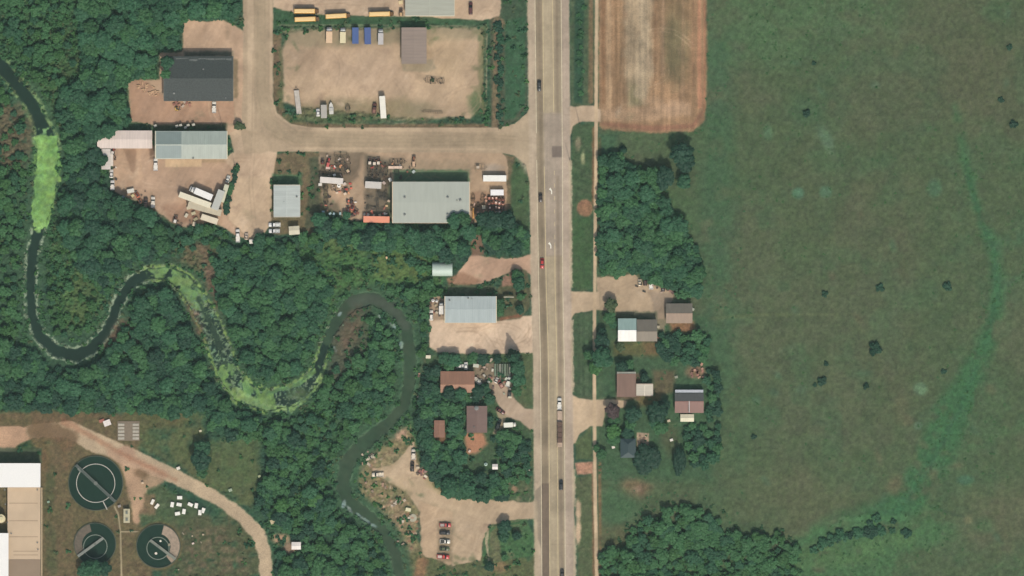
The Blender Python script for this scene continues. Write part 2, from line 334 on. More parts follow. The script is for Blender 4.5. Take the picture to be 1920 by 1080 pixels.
# verge strips by the highway and the trail
for s, c in [
    (P_((1069, -20), (1114, -20), (1114, 196), (1092, 204), (1070, 198)), (76, 98, 66)), (P_((1078, -20), (1096, -20), (1092, 195), (1076, 192)), (50, 84, 58)),
    (P_((1072, 234), (1112, 230), (1111, 540), (1092, 547), (1072, 540)), (70, 96, 62)), (P_((1074, 410), (1108, 410), (1108, 540), (1090, 544), (1074, 538)), (66, 98, 58)),
    (P_((1075, 590), (1110, 583), (1113, 748), (1086, 746), (1076, 735)), (68, 94, 62)), (P_((1078, 830), (1108, 800), (1112, 862), (1080, 862)), (82, 104, 64)),
    (P_((1076, 895), (1113, 890), (1116, 1100), (1082, 1100), (1084, 960)), (84, 102, 66)),
    (P_((918, 30), (988, 30), (988, 200), (970, 228), (945, 236), (920, 236)), (78, 92, 66)), (P_((940, -20), (988, -20), (988, 60), (940, 60)), (66, 92, 64)),
    (P_((948, 40), (986, 30), (986, 190), (964, 222), (946, 225)), (60, 100, 66)),
    (P_((506, 290), (560, 283), (604, 286), (612, 440), (508, 440)), (112, 108, 76)), (P_((580, 296), (600, 292), (600, 430), (570, 430), (582, 350)), (84, 92, 66)),
    (P_((950, 296), (972, 300), (988, 326), (992, 360), (990, 462), (950, 474)), (72, 100, 62)), (P_((938, 286), (966, 294), (958, 330), (957, 420), (951, 420), (948, 320)), (108, 104, 74)),
    (P_((510, 25), (530, 8), (760, 28), (900, 32), (914, 44), (700, 50), (522, 50), (510, 70)), (60, 96, 62)),
    (P_((510, 60), (528, 60), (532, 200), (550, 226), (600, 232), (915, 232), (918, 244), (560, 240), (522, 222), (512, 180)), (112, 104, 74)),
]: paint(s, tuple(np.array(c) * (1.03, .95, 1.0)), soft=3, jit=2.0, js=12, rgh=.12, veg=.12)
for s, c in [(E_(1097, 390, 15, 16), (150, 114, 86)), (P_((1078, 868), (1112, 866), (1112, 888), (1082, 890)), (180, 136, 110)), (L_((1108, -20, 4), (1108, 190, 5)), (122, 104, 76)), (L_((1113, 240, 3), (1113, 380, 3)), (126, 98, 70)),
             (L_((1124, 260, 3), (1123, 500, 3)), (92, 92, 62)), (L_((1112, 890, 2.5), (1114, 1090, 2.5)), (128, 102, 74)), (L_((1124, 870, 3), (1126, 1090, 3)), (124, 104, 74)), (E_(1093, 295, 4, 12), (172, 172, 128)), (E_(1084, 270, 6, 14), (120, 116, 90)),
             (L_((931, 30, 4), (929, 150, 5), (928, 238, 6)), (124, 108, 82)), (E_(935, 45, 12, 12), (130, 114, 88))]: paint(s, c, soft=2.5, jit=1.5, rgh=.05)
for x in (1090, 1101, 1098): paint(L_((x, 590, 1.3), (x, 740, 1.3)), (88, 110, 78), soft=1.5, jit=.5, a=.6)

# dirt field
paint(P_((1122, -60), (1324, -60), (1326, 150), (1322, 225), (1300, 247), (1220, 250), (1130, 242), (1122, 238)), (160, 128, 96), soft=3, jit=3, k=K_DIRT, rgh=.05, veg=0, hard=1)
for s, c, a, sf in [(P_((1172, -60), (1226, -60), (1222, 60), (1226, 130), (1212, 200), (1176, 200), (1170, 110)), (176, 156, 126), .85, 8), (P_((1238, -60), (1296, -60), (1290, 150), (1248, 150)), (134, 112, 82), .75, 12),
                    (E_(1266, 90, 22, 60), (112, 108, 78), .6, 14), (E_(1190, 180, 12, 26), (120, 116, 80), .6, 8), (L_((1141, -60, 5), (1142, 200, 5)), (190, 158, 122), .85, 3), (L_((1131, -60, 3), (1131, 190, 3)), (150, 112, 80), .7, 3),
                    (P_((1125, 205), (1290, 195), (1300, 216), (1200, 228), (1124, 226)), (184, 152, 120), .85, 6), (E_(1210, 115, 10, 14), (172, 150, 122), .8, 6), (E_(1225, 190, 18, 8), (184, 152, 120), .7, 6),
                    (L_((1311, -60, 3), (1312, 200, 4)), (192, 138, 106), .8, 3), (L_((1321, -60, 1.5), (1321, 210, 1.5)), (176, 122, 92), .7, 2), (L_((1130, 232, 3), (1220, 241, 5), (1300, 236, 4), (1316, 210, 3)), (150, 106, 84), .75, 4),
                    (L_((1155, -60, 2), (1156, 190, 2)), (136, 108, 78), .6, 2.5), (L_((1229, -60, 2), (1228, 150, 2)), (138, 108, 80), .6, 3), (L_((1164, -60, 2), (1163, 150, 2)), (134, 110, 80), .5, 2.5)]: paint(s, c, soft=sf, jit=sf * .6, js=14, a=a)

for s, c, a, sf in [(L_((1205, -60, 6), (1207, 60, 8), (1203, 120, 9), (1200, 175, 10)), (184, 164, 134), .8, 6), (L_((1243, -60, 2), (1243, 140, 3)), (178, 146, 116), .6, 3), (L_((1282, -60, 2), (1280, 180, 2)), (170, 138, 108), .5, 3), (L_((1300, -60, 2), (1300, 160, 2)), (150, 114, 86), .6, 3), (E_(1265, 200, 26, 10), (182, 150, 120), .7, 8)]: paint(s, c, soft=sf, jit=sf * .8, js=16, a=a)
# yards and drives -------------------------------------------------
TAN, LT, BRN = (188, 162, 131), (200, 174, 143), (176, 143, 114)
def lot(shape, c, jit=2.5, soft=1.6, js=10, a=1.0):
    if a == 1.0 and jit > 1: paint(shape, (116, 106, 80), soft=7, jit=5, js=16, a=.6, rgh=.08, veg=.1)
    paint(shape, c, soft=soft, jit=jit, js=js, k=K_LOT, a=a, **HARDC)
lot(P_((345, 36), (390, 40), (415, 36), (460, 60), (460, 250), (424, 252), (424, 232), (300, 236), (246, 228), (240, 150), (300, 150), (300, 100), (342, 98)), (186, 156, 126))
lot(P_((243, 150), (270, 148), (312, 186), (438, 190), (440, 232), (300, 234), (246, 226)), (170, 136, 108), jit=3)
lot(P_((208, 270), (285, 270), (292, 296), (427, 296), (440, 310), (470, 330), (480, 440), (470, 452), (440, 440), (418, 425), (395, 420), (340, 425), (312, 410), (290, 392), (262, 378), (236, 370), (214, 360)), (178, 148, 120))
lot(P_((224, 280), (262, 280), (268, 330), (240, 360), (214, 345), (214, 300)), (190, 158, 126), a=.8, jit=4)
lot(P_((232, 280), (256, 280), (252, 330), (245, 320)), (146, 116, 90), a=.8, soft=3); lot(RECT(378, 299, 426, 305), (160, 136, 104), jit=1)
lot(RECT(310, 299, 378, 313), (204, 174, 136), jit=.5); lot(P_((300, 385), (380, 380), (370, 420), (320, 415)), (160, 126, 100), a=.8, jit=5, soft=6)
lot(P_((432, 380), (446, 316), (510, 290), (508, 420), (498, 436), (470, 450), (428, 410)), (192, 166, 134))
lot(P_((420, 300), (436, 286), (520, 284), (512, 330), (450, 330)), (186, 160, 130), jit=1)
lot(P_((456, -60), (512, -60), (512, 290), (440, 290), (430, 250), (456, 236)), (188, 164, 134), jit=1)
lot(P_((512, -60), (942, -60), (938, 30), (905, 38), (800, 32), (560, 26), (512, 14)), (190, 164, 134))
lot(P_((530, 90), (545, 62), (620, 56), (905, 54), (905, 200), (880, 222), (780, 222), (620, 206), (555, 200), (530, 190)), (184, 158, 126), jit=5, soft=4, js=20)
for s, c, a, sf in [(P_((530, 52), (905, 50), (905, 72), (720, 84), (600, 90), (535, 84)), (138, 126, 98), .75, 6), (E_(590, 110, 55, 22), (158, 134, 108), .6, 18), (E_(690, 140, 90, 40), (194, 166, 136), .6, 26), (E_(830, 110, 40, 40), (184, 158, 122), .6, 18),
                    (P_((560, 195), (760, 185), (800, 225), (560, 232)), (128, 116, 84), .75, 12), (E_(780, 205, 40, 14), (138, 126, 96), .7, 10), (P_((750, 110), (810, 112), (818, 128), (800, 136), (756, 134)), (148, 134, 106), .85, 3),
                    (E_(895, 195, 16, 22), (78, 98, 58), .85, 8), (P_((898, 55), (908, 50), (908, 200), (896, 190)), (112, 112, 74), .7, 4), (L_((525, 90, 3), (528, 140, 2), (527, 200, 4)), (92, 98, 66), .8, 4), (E_(640, 195, 30, 12), (134, 122, 92), .6, 8),
                    (E_(620, 222, 70, 8), (78, 96, 62), .7, 6), (E_(545, 222, 16, 10), (88, 98, 64), .6, 6), (L_((520, 47, 1), (700, 47, 1.2), (880, 49, 1)), (156, 150, 120), .6, 1.5), (L_((913, 52, 1.6), (912, 150, 1.6), (911, 205, 1)), (150, 144, 112), .8, 1.5)]:
    paint(s, c, soft=sf, jit=sf * .6, js=14, a=a)
paint(P_((598, 284), (940, 284), (952, 300), (950, 405), (880, 420), (732, 418), (660, 415), (604, 380)), (174, 148, 118), soft=2, jit=3, k=K_LOT, **HARDC)
for s, c, a, sf in [(P_((600, 285), (680, 285), (672, 330), (655, 345), (600, 345)), (112, 98, 78), .85, 5), (P_((684, 290), (735, 300), (735, 415), (684, 415)), (104, 94, 76), .9, 6), (P_((600, 345), (625, 345), (640, 400), (606, 400)), (104, 94, 74), .85, 6),
                    (P_((735, 300), (880, 300), (880, 330), (735, 330)), (156, 136, 108), .7, 8), (E_(925, 316, 16, 8), (166, 152, 134), .7, 5), (P_((884, 360), (950, 360), (950, 405), (884, 415)), (150, 116, 90), .8, 6), (E_(630, 365, 22, 14), (188, 156, 124), .8, 8)]:
    paint(s, c, soft=sf, jit=sf * .6, js=12, a=a)
lot(P_((850, 530), (866, 500), (886, 478), (930, 484), (965, 484), (1004, 476), (1004, 520), (985, 510), (965, 505), (935, 520), (905, 532)), (186, 152, 124), jit=3)
paint(P_((838, 522), (870, 510), (905, 528), (880, 536), (840, 534)), (150, 116, 90), soft=4, jit=2, rgh=.05)
paint(P_((880, 440), (905, 440), (908, 478), (885, 480)), (128, 102, 82), soft=3, jit=2, rgh=.05, hard=1)
lot(P_((806, 590), (834, 600), (930, 600), (990, 592), (1004, 590), (1006, 660), (960, 664), (870, 664), (820, 660), (806, 650)), (208, 182, 152), jit=2.5)
paint(E_(890, 628, 60, 18), (216, 190, 160), soft=16, jit=5, a=.7)
lot(P_((806, 555), (834, 555), (834, 600), (806, 600)), (160, 138, 112), jit=2)
paint(P_((930, 545), (965, 502), (988, 508), (996, 540), (994, 575), (975, 598), (930, 602)), (92, 92, 66), soft=2, jit=1.5, rgh=.12, hard=0, veg=.1)
paint(P_((940, 520), (962, 508), (964, 535), (942, 537)), (144, 112, 92), soft=2, jit=1.5, rgh=.04); paint(L_((940, 598, 3), (975, 592, 3)), (130, 92, 68), soft=2, jit=1)
paint(P_((888, 682), (930, 680), (962, 700), (962, 748), (930, 745), (890, 720)), (140, 124, 102), soft=3, jit=3, hard=1, rgh=.05)
lot(P_((920, 706), (958, 714), (962, 745), (985, 766), (1008, 768), (1008, 800), (995, 806), (975, 790), (950, 782), (935, 760), (925, 740)), (176, 154, 128), jit=1.5)
lot(P_((930, 770), (950, 780), (944, 800), (930, 816), (924, 812), (936, 790)), (172, 148, 118), jit=1.5, a=.8)
paint(P_((870, 811), (905, 811), (915, 832), (895, 850), (875, 852)), (176, 128, 98), soft=5, jit=1.5, hard=1, rgh=.03)
paint(P_((812, 795), (830, 792), (838, 812), (832, 836), (808, 822)), (130, 98, 72), soft=3, jit=2, hard=1, rgh=.03)
lot(P_((700, 880), (740, 870), (760, 845), (776, 826), (782, 866), (800, 890), (815, 915), (850, 934), (930, 938), (1006, 942), (1008, 972), (960, 975), (920, 985), (906, 1010), (900, 1050), (848, 1062), (838, 1040), (840, 985), (795, 990), (790, 1040), (788, 960), (760, 920), (720, 900)), (188, 164, 132), jit=3)
lot(P_((786, 940), (850, 960), (846, 1060), (792, 1040)), (182, 156, 124), jit=3)
for s, c, a, sf in [(E_(820, 905, 22, 14, 30), (140, 128, 88), .85, 7), (E_(725, 862, 34, 16, -20), (148, 132, 100), .7, 8), (L_((715, 900, 3), (770, 925, 4)), (112, 104, 74), .6, 5), (E_(770, 910, 30, 18), (184, 160, 124), .5, 10), (E_(750, 815, 14, 12), (184, 148, 124), .8, 7)]:
    paint(s, c, soft=sf, jit=sf * .6, js=12, a=a)
lot(P_((1120, 520), (1150, 518), (1192, 514), (1205, 530), (1262, 545), (1262, 562), (1248, 575), (1246, 600), (1200, 592), (1160, 586), (1140, 582), (1120, 580)), (184, 160, 128), jit=2.5)
paint(P_((1215, 545), (1265, 550), (1245, 625), (1232, 620), (1230, 590)), (150, 132, 110), soft=4, jit=3, a=.8, hard=1, rgh=.03)
lot(P_((1068, 546), (1112, 548), (1124, 546), (1124, 578), (1110, 582), (1078, 588), (1068, 600)), (188, 164, 132), jit=1.5)
lot(P_((1068, 738), (1086, 747), (1112, 750), (1150, 748), (1176, 752), (1170, 764), (1135, 768), (1130, 800), (1106, 800), (1088, 812), (1078, 830), (1068, 835)), (190, 166, 134), jit=1.5)
for s, c, a, sf in [(P_((1253, 604), (1300, 604), (1306, 622), (1262, 626)), (158, 112, 80), .85, 5), (P_((1225, 695), (1265, 695), (1265, 735), (1225, 745)), (106, 92, 68), .85, 6), (P_((1192, 742), (1240, 735), (1240, 760), (1196, 762)), (122, 104, 68), .85, 6),
                    (P_((1150, 640), (1235, 640), (1240, 668), (1150, 668)), (108, 100, 62), .75, 7), (P_((1205, 640), (1238, 640), (1246, 664), (1208, 666)), (124, 98, 70), .7, 5), (E_(1258, 822, 16, 30), (92, 94, 66), .7, 8), (E_(1305, 697, 18, 12), (160, 116, 94), .7, 5),
                    (P_((1194, 811), (1217, 812), (1216, 836), (1194, 838)), (190, 162, 136), .95, 1.5), (P_((1155, 700), (1200, 700), (1200, 750), (1155, 748)), (124, 92, 76), .7, 4)]:
    paint(s, c, soft=sf, jit=sf * .5, js=12, a=a, rgh=.05)
lot(P_((1062, 200), (1112, 198), (1126, 206), (1126, 228), (1092, 228), (1075, 236), (1066, 262)), (190, 166, 136), jit=1.5)

# treatment works drives
def drive(shape, c=(190, 152, 120), **k): paint(shape, c, soft=2.5, jit=2.5, k=K_TRACK, rgh=.03, veg=0, hard=1, **k)
drive(P_((-60, 800), (62, 800), (66, 820), (30, 836), (20, 848), (-60, 848)), (186, 150, 118))
drive(L_((60, 808, 12), (130, 806, 16), (190, 836, 19), (250, 860, 17), (320, 890, 14), (400, 930, 12), (450, 965, 12), (484, 1000, 14), (497, 1040, 12), (500, 1100, 12)), (184, 162, 130))
paint(L_((66, 806, 14), (100, 808, 18), (128, 822, 18)), (114, 92, 66), soft=7, jit=5, a=.95); paint(L_((72, 812, 20), (84, 870, 8)), (116, 94, 66), soft=8, jit=5, a=.8); paint(L_((236, 850, 16), (250, 900, 15), (258, 930, 10), (256, 975, 6)), (180, 146, 118), soft=4, jit=4, a=.95, rgh=.03, hard=1)
paint(P_((196, 842), (250, 852), (320, 886), (300, 910), (276, 918), (266, 950), (250, 976), (244, 940), (236, 900)), (182, 150, 120), soft=4, jit=4, a=.9, rgh=.03, veg=0, hard=1); paint(L_((120, 842, 6), (126, 880, 4)), (120, 98, 70), soft=6, jit=4, a=.6)
paint(E_(265, 888, 14, 8, 20), (112, 88, 62), soft=5, jit=3, a=.7); paint(E_(525, 1010, 16, 10), (182, 150, 118), soft=5, jit=3, rgh=.03, hard=1); paint(E_(545, 1028, 14, 12), (142, 120, 98), soft=5, jit=3, rgh=.03, hard=1)
paint(L_((120, 790, 6), (250, 862, 4), (330, 900, 3)), (150, 98, 70), soft=4, jit=3, a=.45)
for p in [L_((214, 948, 1.2), (222, 965, 1.2), (226, 1000, 1.2), (228, 1090, 1.4)), L_((226, 997, 1), (262, 997, 1))]: paint(p, (176, 162, 130), soft=1, jit=.2, rgh=.02, k=K_PATH, hard=1)

paint(RECT(820, 976, 848, 1054), (128, 114, 88), soft=3, jit=3, js=7, a=.7)
# side roads -------------------------------------------------------
ROADC = (180, 158, 130)
paint(P_((456, -60), (511, -60), (511, 180), (520, 212), (545, 232), (580, 239), (935, 239), (965, 232), (988, 212), (1000, 190), (1006, 260), (1002, 330), (992, 340), (986, 310), (965, 292), (940, 287), (500, 284), (460, 300), (452, 250), (456, 150)), ROADC, soft=1.2, jit=.7, k=K_ROAD, **HARDC)
paint(L_((489, -60, 11), (490, 150, 11), (497, 215, 12), (525, 252, 12), (580, 262, 13), (900, 262, 12), (980, 262, 14)), (172, 152, 124), soft=4, jit=1.5, a=.9)
for p in [L_((470, -60, 6), (470, 240, 6)), L_((508, -60, 1), (508, 180, 1), (517, 214, 1), (545, 234, 1), (600, 242, 1), (930, 242, 1))]: paint(p, (200, 176, 146), soft=1.6, jit=.6, a=.7)
for p in [L_((530, 244, 1.2), (935, 246, 1.2)), L_((540, 278, 1.5), (930, 280, 1.5))]: paint(p, (198, 174, 142), soft=1.5, jit=.8, a=.6)
paint(L_((452, 245, 2), (560, 268, 1)), (160, 140, 112), soft=3, jit=2, a=.3)
paint(P_((960, 240), (1002, 200), (1004, 330), (990, 330), (965, 290)), (184, 164, 136), soft=6, jit=2, a=.7)

paint(P_((432, 290), (512, 286), (508, 330), (455, 332)), (188, 162, 132), soft=4, jit=1, k=K_LOT, **HARDC)
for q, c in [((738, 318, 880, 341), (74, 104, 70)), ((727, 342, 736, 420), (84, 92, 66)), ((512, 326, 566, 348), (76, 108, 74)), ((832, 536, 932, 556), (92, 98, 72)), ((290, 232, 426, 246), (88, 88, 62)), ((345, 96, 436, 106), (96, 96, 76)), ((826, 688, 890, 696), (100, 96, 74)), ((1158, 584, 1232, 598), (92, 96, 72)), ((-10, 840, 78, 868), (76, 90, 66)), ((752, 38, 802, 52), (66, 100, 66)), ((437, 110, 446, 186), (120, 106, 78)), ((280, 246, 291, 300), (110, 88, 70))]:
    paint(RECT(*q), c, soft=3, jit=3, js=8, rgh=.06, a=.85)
# wheel tracks, stains and weeds on the bare yards
rt = random.Random(41)
def track(pts, c=(206, 180, 148), a=.35, r=.9, gap=3.4):
    for s_ in (-1, 1):
        q = []
        for i, (x, y) in enumerate(pts):
            x2, y2 = pts[min(i + 1, len(pts) - 1)]; x1, y1 = pts[max(i - 1, 0)]; L = math.hypot(x2 - x1, y2 - y1) + 1e-6
            q.append((x - (y2 - y1) / L * gap * s_, y + (x2 - x1) / L * gap * s_, r))
        paint(('line', q), c, soft=1.2, jit=.8, a=a, patch=(20, .42, .12))
def arc(x0, y0, x1, y1, b, n=8): return [(x0 + (x1 - x0) * i / n - (y1 - y0) * b * math.sin(math.pi * i / n), y0 + (y1 - y0) * i / n + (x1 - x0) * b * math.sin(math.pi * i / n)) for i in range(n + 1)]
for (xa, xb, ya, yb), n in [((535, 900, 75, 215), 26), ((215, 430, 300, 410), 14), ((440, 505, 300, 435), 9), ((250, 455, 40, 230), 12), ((520, 930, 2, 24), 8), ((600, 945, 288, 400), 12), ((815, 995, 608, 655), 9), ((870, 990, 485, 525), 5), ((1128, 1245, 522, 575), 7), ((720, 1000, 870, 1050), 14), ((800, 910, 970, 1050), 6), ((1125, 1310, 5, 235), 5)]:
    for _ in range(n):
        x0, y0 = rt.uniform(xa, xb), rt.uniform(ya, yb); an = rt.uniform(0, 6.28); L = rt.uniform(40, 120); x1, y1 = min(xb, max(xa, x0 + L * math.cos(an))), min(yb, max(ya, y0 + L * math.sin(an)))
        if math.hypot(x1 - x0, y1 - y0) > 25: track(arc(x0, y0, x1, y1, rt.uniform(-.3, .3)), rt.choice([(150, 126, 100), (160, 134, 106), (204, 178, 148)]), a=rt.uniform(.22, .45))
        paint(E_(rt.uniform(xa, xb), rt.uniform(ya, yb), rt.uniform(3, 16), rt.uniform(2, 8), rt.uniform(0, 180)), rt.choice([(150, 126, 102), (136, 118, 92), (162, 136, 112), (206, 182, 152), (146, 136, 104)]), soft=4, jit=4, js=7, a=rt.uniform(.25, .6), patch=(8, .42, .12))
for pl in [[(500, -20), (500, 170), (514, 222), (560, 252), (700, 258), (960, 258)], [(480, -20), (480, 180), (494, 240), (550, 270), (700, 271), (960, 268)], [(478, 430), (470, 350), (476, 250), (478, 100)], [(1000, 262), (920, 256), (800, 252)]]: track(pl, (154, 134, 108), a=.4, r=1.1)
for _ in range(70):
    x, y = rt.choice([(rt.uniform(525, 560), rt.uniform(60, 225)), (rt.uniform(560, 910), rt.uniform(205, 228)), (rt.uniform(885, 912), rt.uniform(55, 225)), (rt.uniform(540, 900), rt.uniform(52, 80)), (rt.uniform(700, 790), rt.uniform(860, 950)), (rt.uniform(840, 910), rt.uniform(1040, 1062)), (rt.uniform(600, 625), rt.uniform(300, 400))])
    paint(E_(x, y, rt.uniform(3, 9), rt.uniform(2, 5), rt.uniform(0, 180)), rt.choice([(104, 108, 72), (122, 116, 84), (84, 98, 64)]), soft=3, jit=3, js=6, a=rt.uniform(.3, .7))
for _ in range(60):                                  # rubble on the creek side of the lower lot
    x, y = rt.choice([(rt.uniform(682, 740), rt.uniform(895, 960)), (rt.uniform(735, 785), rt.uniform(950, 1030)), (rt.uniform(675, 720), rt.uniform(845, 880))])
    paint(E_(x, y, rt.uniform(1.2, 3.5), rt.uniform(1, 2.5), rt.uniform(0, 180)), rt.choice([(196, 172, 146), (176, 148, 122), (96, 88, 66), (160, 116, 92)]), soft=1, jit=1, js=4, a=.8)

# highway ----------------------------------------------------------
def hx(tab, y): return float(np.interp(y, [0, 310, 530, 680, 1080], tab))
HL, HA, HB, HC, HD, HR = [989, 993, 996, 1000, 1003], [1003, 1006.5, 1010, 1013.6, 1016], [1017.8, 1020.5, 1024, 1028.5, 1031], [1036, 1039.4, 1040.7, 1044, 1046.5], [1052, 1054.6, 1055, 1058, 1059.8], [1067, 1069.5, 1070.5, 1073, 1078]
YY = [-600, -200, 0, 100, 200, 310, 420, 530, 600, 680, 800, 900, 1000, 1080, 1300, 1700]
def band(t0, t1, y0=-600, y1=1700, d0=0, d1=0):
    ys = [y0] + [y for y in YY if y0 < y < y1] + [y1]
    return ('poly', [(hx(t0, y) + d0, y) for y in ys] + [(hx(t1, y) + d1, y) for y in reversed(ys)])
paint(band(HL, HR), (184, 166, 138), soft=1.0, jit=1.1, k=K_HWY, **HARDC)
paint(band(HL, HL, d0=-1, d1=7), (190, 170, 142), soft=2, jit=2, a=.6)
paint(band(HA, HB, d0=0, d1=-1), (150, 134, 110), soft=1.2, jit=.3, a=.95); paint(band(HB, HC), (176, 160, 132), soft=1, jit=.3); paint(band(HC, HD, d0=1), (166, 150, 124), soft=1, jit=.3)
paint(band(HC, HC, d0=5, d1=10), (146, 130, 108), soft=2, jit=.5, a=.75); paint(band(HA, HA, d0=5, d1=11), (140, 124, 102), soft=2, jit=.5, a=.7)
paint(band(HB, HD, 212, 480), (170, 154, 138), soft=2, jit=1.5, a=.75); paint(band(HD, HR, -600, 1700), (184, 165, 148), soft=3, jit=1.5, a=.7); paint(band(HL, HA, -600, 1700), (190, 170, 148), soft=3, jit=1.5, a=.5)
paint(band(HC, HC, 330, 1700, 3, 9), (146, 130, 110), soft=2, jit=.5, a=.7)
paint(RECT(1035, 274, 1053, 295), (130, 116, 104), soft=1, jit=.6)
paint(P_((1015, 906), (1030, 906), (1031, 1300), (1016, 1300)), (122, 106, 90), soft=.8, jit=.2); paint(P_((1003, 920), (1015, 910), (1016, 1030), (1008, 1010)), (150, 136, 116), soft=1.5, jit=.6)
paint(L_((1004, 940, 4), (1010, 1300, 5)), (186, 168, 138), soft=2, jit=1, a=.5)
for y, x0, x1 in [(215, 1005, 1066), (480, 1010, 1054), (1021, 1018, 1074), (655, 1012, 1072)]: paint(L_((x0, y, .5), (x1, y, .5)), (140, 124, 102), soft=1, jit=.3, a=.4)
for y in (960, 1000): paint(E_(1084, y - 2, 5, 18 if y < 980 else 22), (204, 176, 144), soft=3, jit=2, hard=1)
for y0, y1 in ((300, 540), (600, 735), (880, 950), (985, 1100)): paint(band(HR, HR, y0, y1, -3, 3), (192, 174, 146), soft=1.5, jit=2.2, js=5, a=.8)

# trail
TRL = [(1119, -600, 3.2), (1118.6, 0, 3.3), (1117.5, 270, 3.2), (1115, 560, 3.2), (1114.5, 700, 3.2), (1115.5, 900, 3.4), (1119, 1090, 3.4), (1121, 1700, 3.4)]
paint(('line', TRL), (206, 180, 146), soft=1.0, jit=.5, k=K_PATH, **HARDC)

# creek ------------------------------------------------------------
CR = [(-60, 70, 13.0), (0, 122, 12.0), (30, 155, 11.0), (60, 195, 11.0), (78, 235, 12.0), (88, 270, 20.0), (86, 340, 20.2), (76, 400, 15.8), (72, 432, 9.7), (60, 480, 8.8), (57, 540, 7.9), (60, 590, 8.4), (74, 630, 9.7), (105, 658, 10.6), (140, 666, 10.6), (172, 654, 9.7), (196, 625, 7.9), (214, 590, 7.9), (224, 562, 7.9), (248, 528, 10.0), (280, 512, 9.0), (318, 512, 12.0), (345, 530, 16.0), (372, 566, 17.0), (395, 610, 18.0), (412, 655, 18.0), (428, 700, 18.0), (455, 735, 20.0), (500, 752, 18.0), (550, 742, 17.0), (583, 715, 11.8), (600, 680, 6.7), (612, 640, 6.7), (636, 594, 10.1), (662, 566, 12.6), (700, 560, 11.5), (736, 578, 10.1), (760, 612, 10.1), (768, 660, 10.8), (768, 712, 10.1), (758, 760, 8.7), (725, 797, 10.1), (680, 832, 12.3), (650, 870, 13.0), (642, 905, 12.3), (652, 940, 10.8), (690, 968, 10.8), (722, 1000, 9.4), (742, 1040, 8.7), (752, 1090, 8.7), (770, 1300, 8.7)]
def seg(a, b, dr=0.0): return ('line', [(x, y, r + dr) for x, y, r in CR[a:b]])
paint(seg(0, 50, 16), (64, 92, 66), soft=8, jit=5, a=.8, rgh=.25, veg=.5, hard=1)
paint(seg(0, 6, 7), (124, 150, 98), soft=3, jit=4, js=7, a=.95, patch=(9, .45, .12)); paint(seg(8, 22, 5), (146, 162, 134), soft=1.8, jit=4, js=5, patch=(6, .46, .07)); paint(seg(20, 34, 6), (130, 158, 90), soft=2.5, jit=4, js=7, patch=(9, .38, .14))
paint(seg(32, 50, 9), (62, 96, 66), soft=6, jit=5, a=.7)
paint(seg(33, 50, 4), (92, 118, 88), soft=2.5, jit=3.5, js=7, a=.7, patch=(9, .46, .1)); paint(L_((625, 640, 8), (655, 585, 8), (690, 578, 6)), (82, 86, 68), soft=6, jit=4)
WK = dict(rgh=0.0, veg=0.0, hard=1.0, dz=-1.3)
paint(seg(0, 34), (28, 50, 38), soft=1.4, jit=3, js=6, k=K_WATER, **WK); paint(seg(32, 50), (54, 76, 54), soft=1.6, jit=3.5, js=7, k=K_WATER, **WK)
paint(seg(33, 50), (72, 84, 62), soft=2, jit=4, a=.5, patch=(26, .45, .15)); paint(seg(33, 50, -3), (54, 78, 54), soft=3, jit=4, a=.5, patch=(30, .5, .12))
paint(seg(34, 38, -2), (84, 92, 78), soft=5, jit=2, a=.7)
GRN = (140, 184, 92)
paint(P_((58, 262), (70, 250), (108, 256), (110, 276), (116, 310), (108, 320), (116, 340), (104, 348), (98, 400), (88, 424), (62, 428), (58, 400), (66, 330), (72, 280)), GRN, soft=1.5, jit=4.5, js=9, k=K_ALG)
paint(P_((60, 262), (108, 256), (114, 320), (100, 400), (64, 420)), (122, 164, 82), soft=4, jit=5, a=.6, patch=(16, .52, .08)); paint(E_(76, 428, 14, 8), GRN, soft=2, jit=4, js=5, k=K_ALG, patch=(6, .5, .05)); paint(E_(84, 248, 14, 8), (122, 160, 92), soft=2, jit=4, js=5, k=K_ALG, patch=(6, .48, .05))
paint(seg(20, 24, -1), (118, 150, 80), soft=1.5, jit=3, js=6, k=K_ALG, patch=(11, .38, .05)); paint(seg(23, 27, 0), (112, 138, 92), soft=1, jit=3, js=5, k=K_ALG, patch=(3.5, .60, .05))
paint(seg(23, 31, 1), (120, 146, 100), soft=1, jit=3, js=4, k=K_ALG, patch=(3.5, .57, .05)); paint(seg(26, 29, 1), (116, 152, 78), soft=1.5, jit=3, js=6, k=K_ALG, patch=(14, .42, .08))
paint(L_((372, 560, 5), (398, 612, 5), (414, 655, 6), (424, 690, 4)), (46, 66, 50), soft=2, jit=3, js=6, k=K_WATER, a=.9, patch=(7, .38, .08))
paint(L_((440, 735, 10), (500, 765, 6), (545, 768, 5), (590, 735, 5), (602, 705, 5)), (132, 162, 92), soft=1, jit=3, js=6, k=K_ALG, patch=(9, .4, .06)); paint(L_((500, 738, 4), (560, 720, 4), (596, 690, 4)), (108, 144, 78), soft=1, jit=2, js=6, k=K_ALG, patch=(9, .36, .06))
for x, y, rx, ry, a in [(645, 945, 4, 8, 10), (655, 955, 3, 7, -40), (685, 975, 10, 3, 30), (700, 985, 8, 3, 25), (738, 610, 9, 4, 35), (752, 648, 4, 8, 10), (628, 654, 2, 5, -30), (638, 588, 3, 5, 40), (716, 596, 7, 3, 35), (672, 965, 5, 2, 40)]: paint(E_(x, y, rx, ry, a), (138, 158, 134), soft=1, jit=1.5, js=4, k=K_ALG)
paint(L_((728, 800, 0.8), (680, 735, .8), (668, 720, .8)), (40, 62, 48), soft=1, jit=.6, a=.8); 

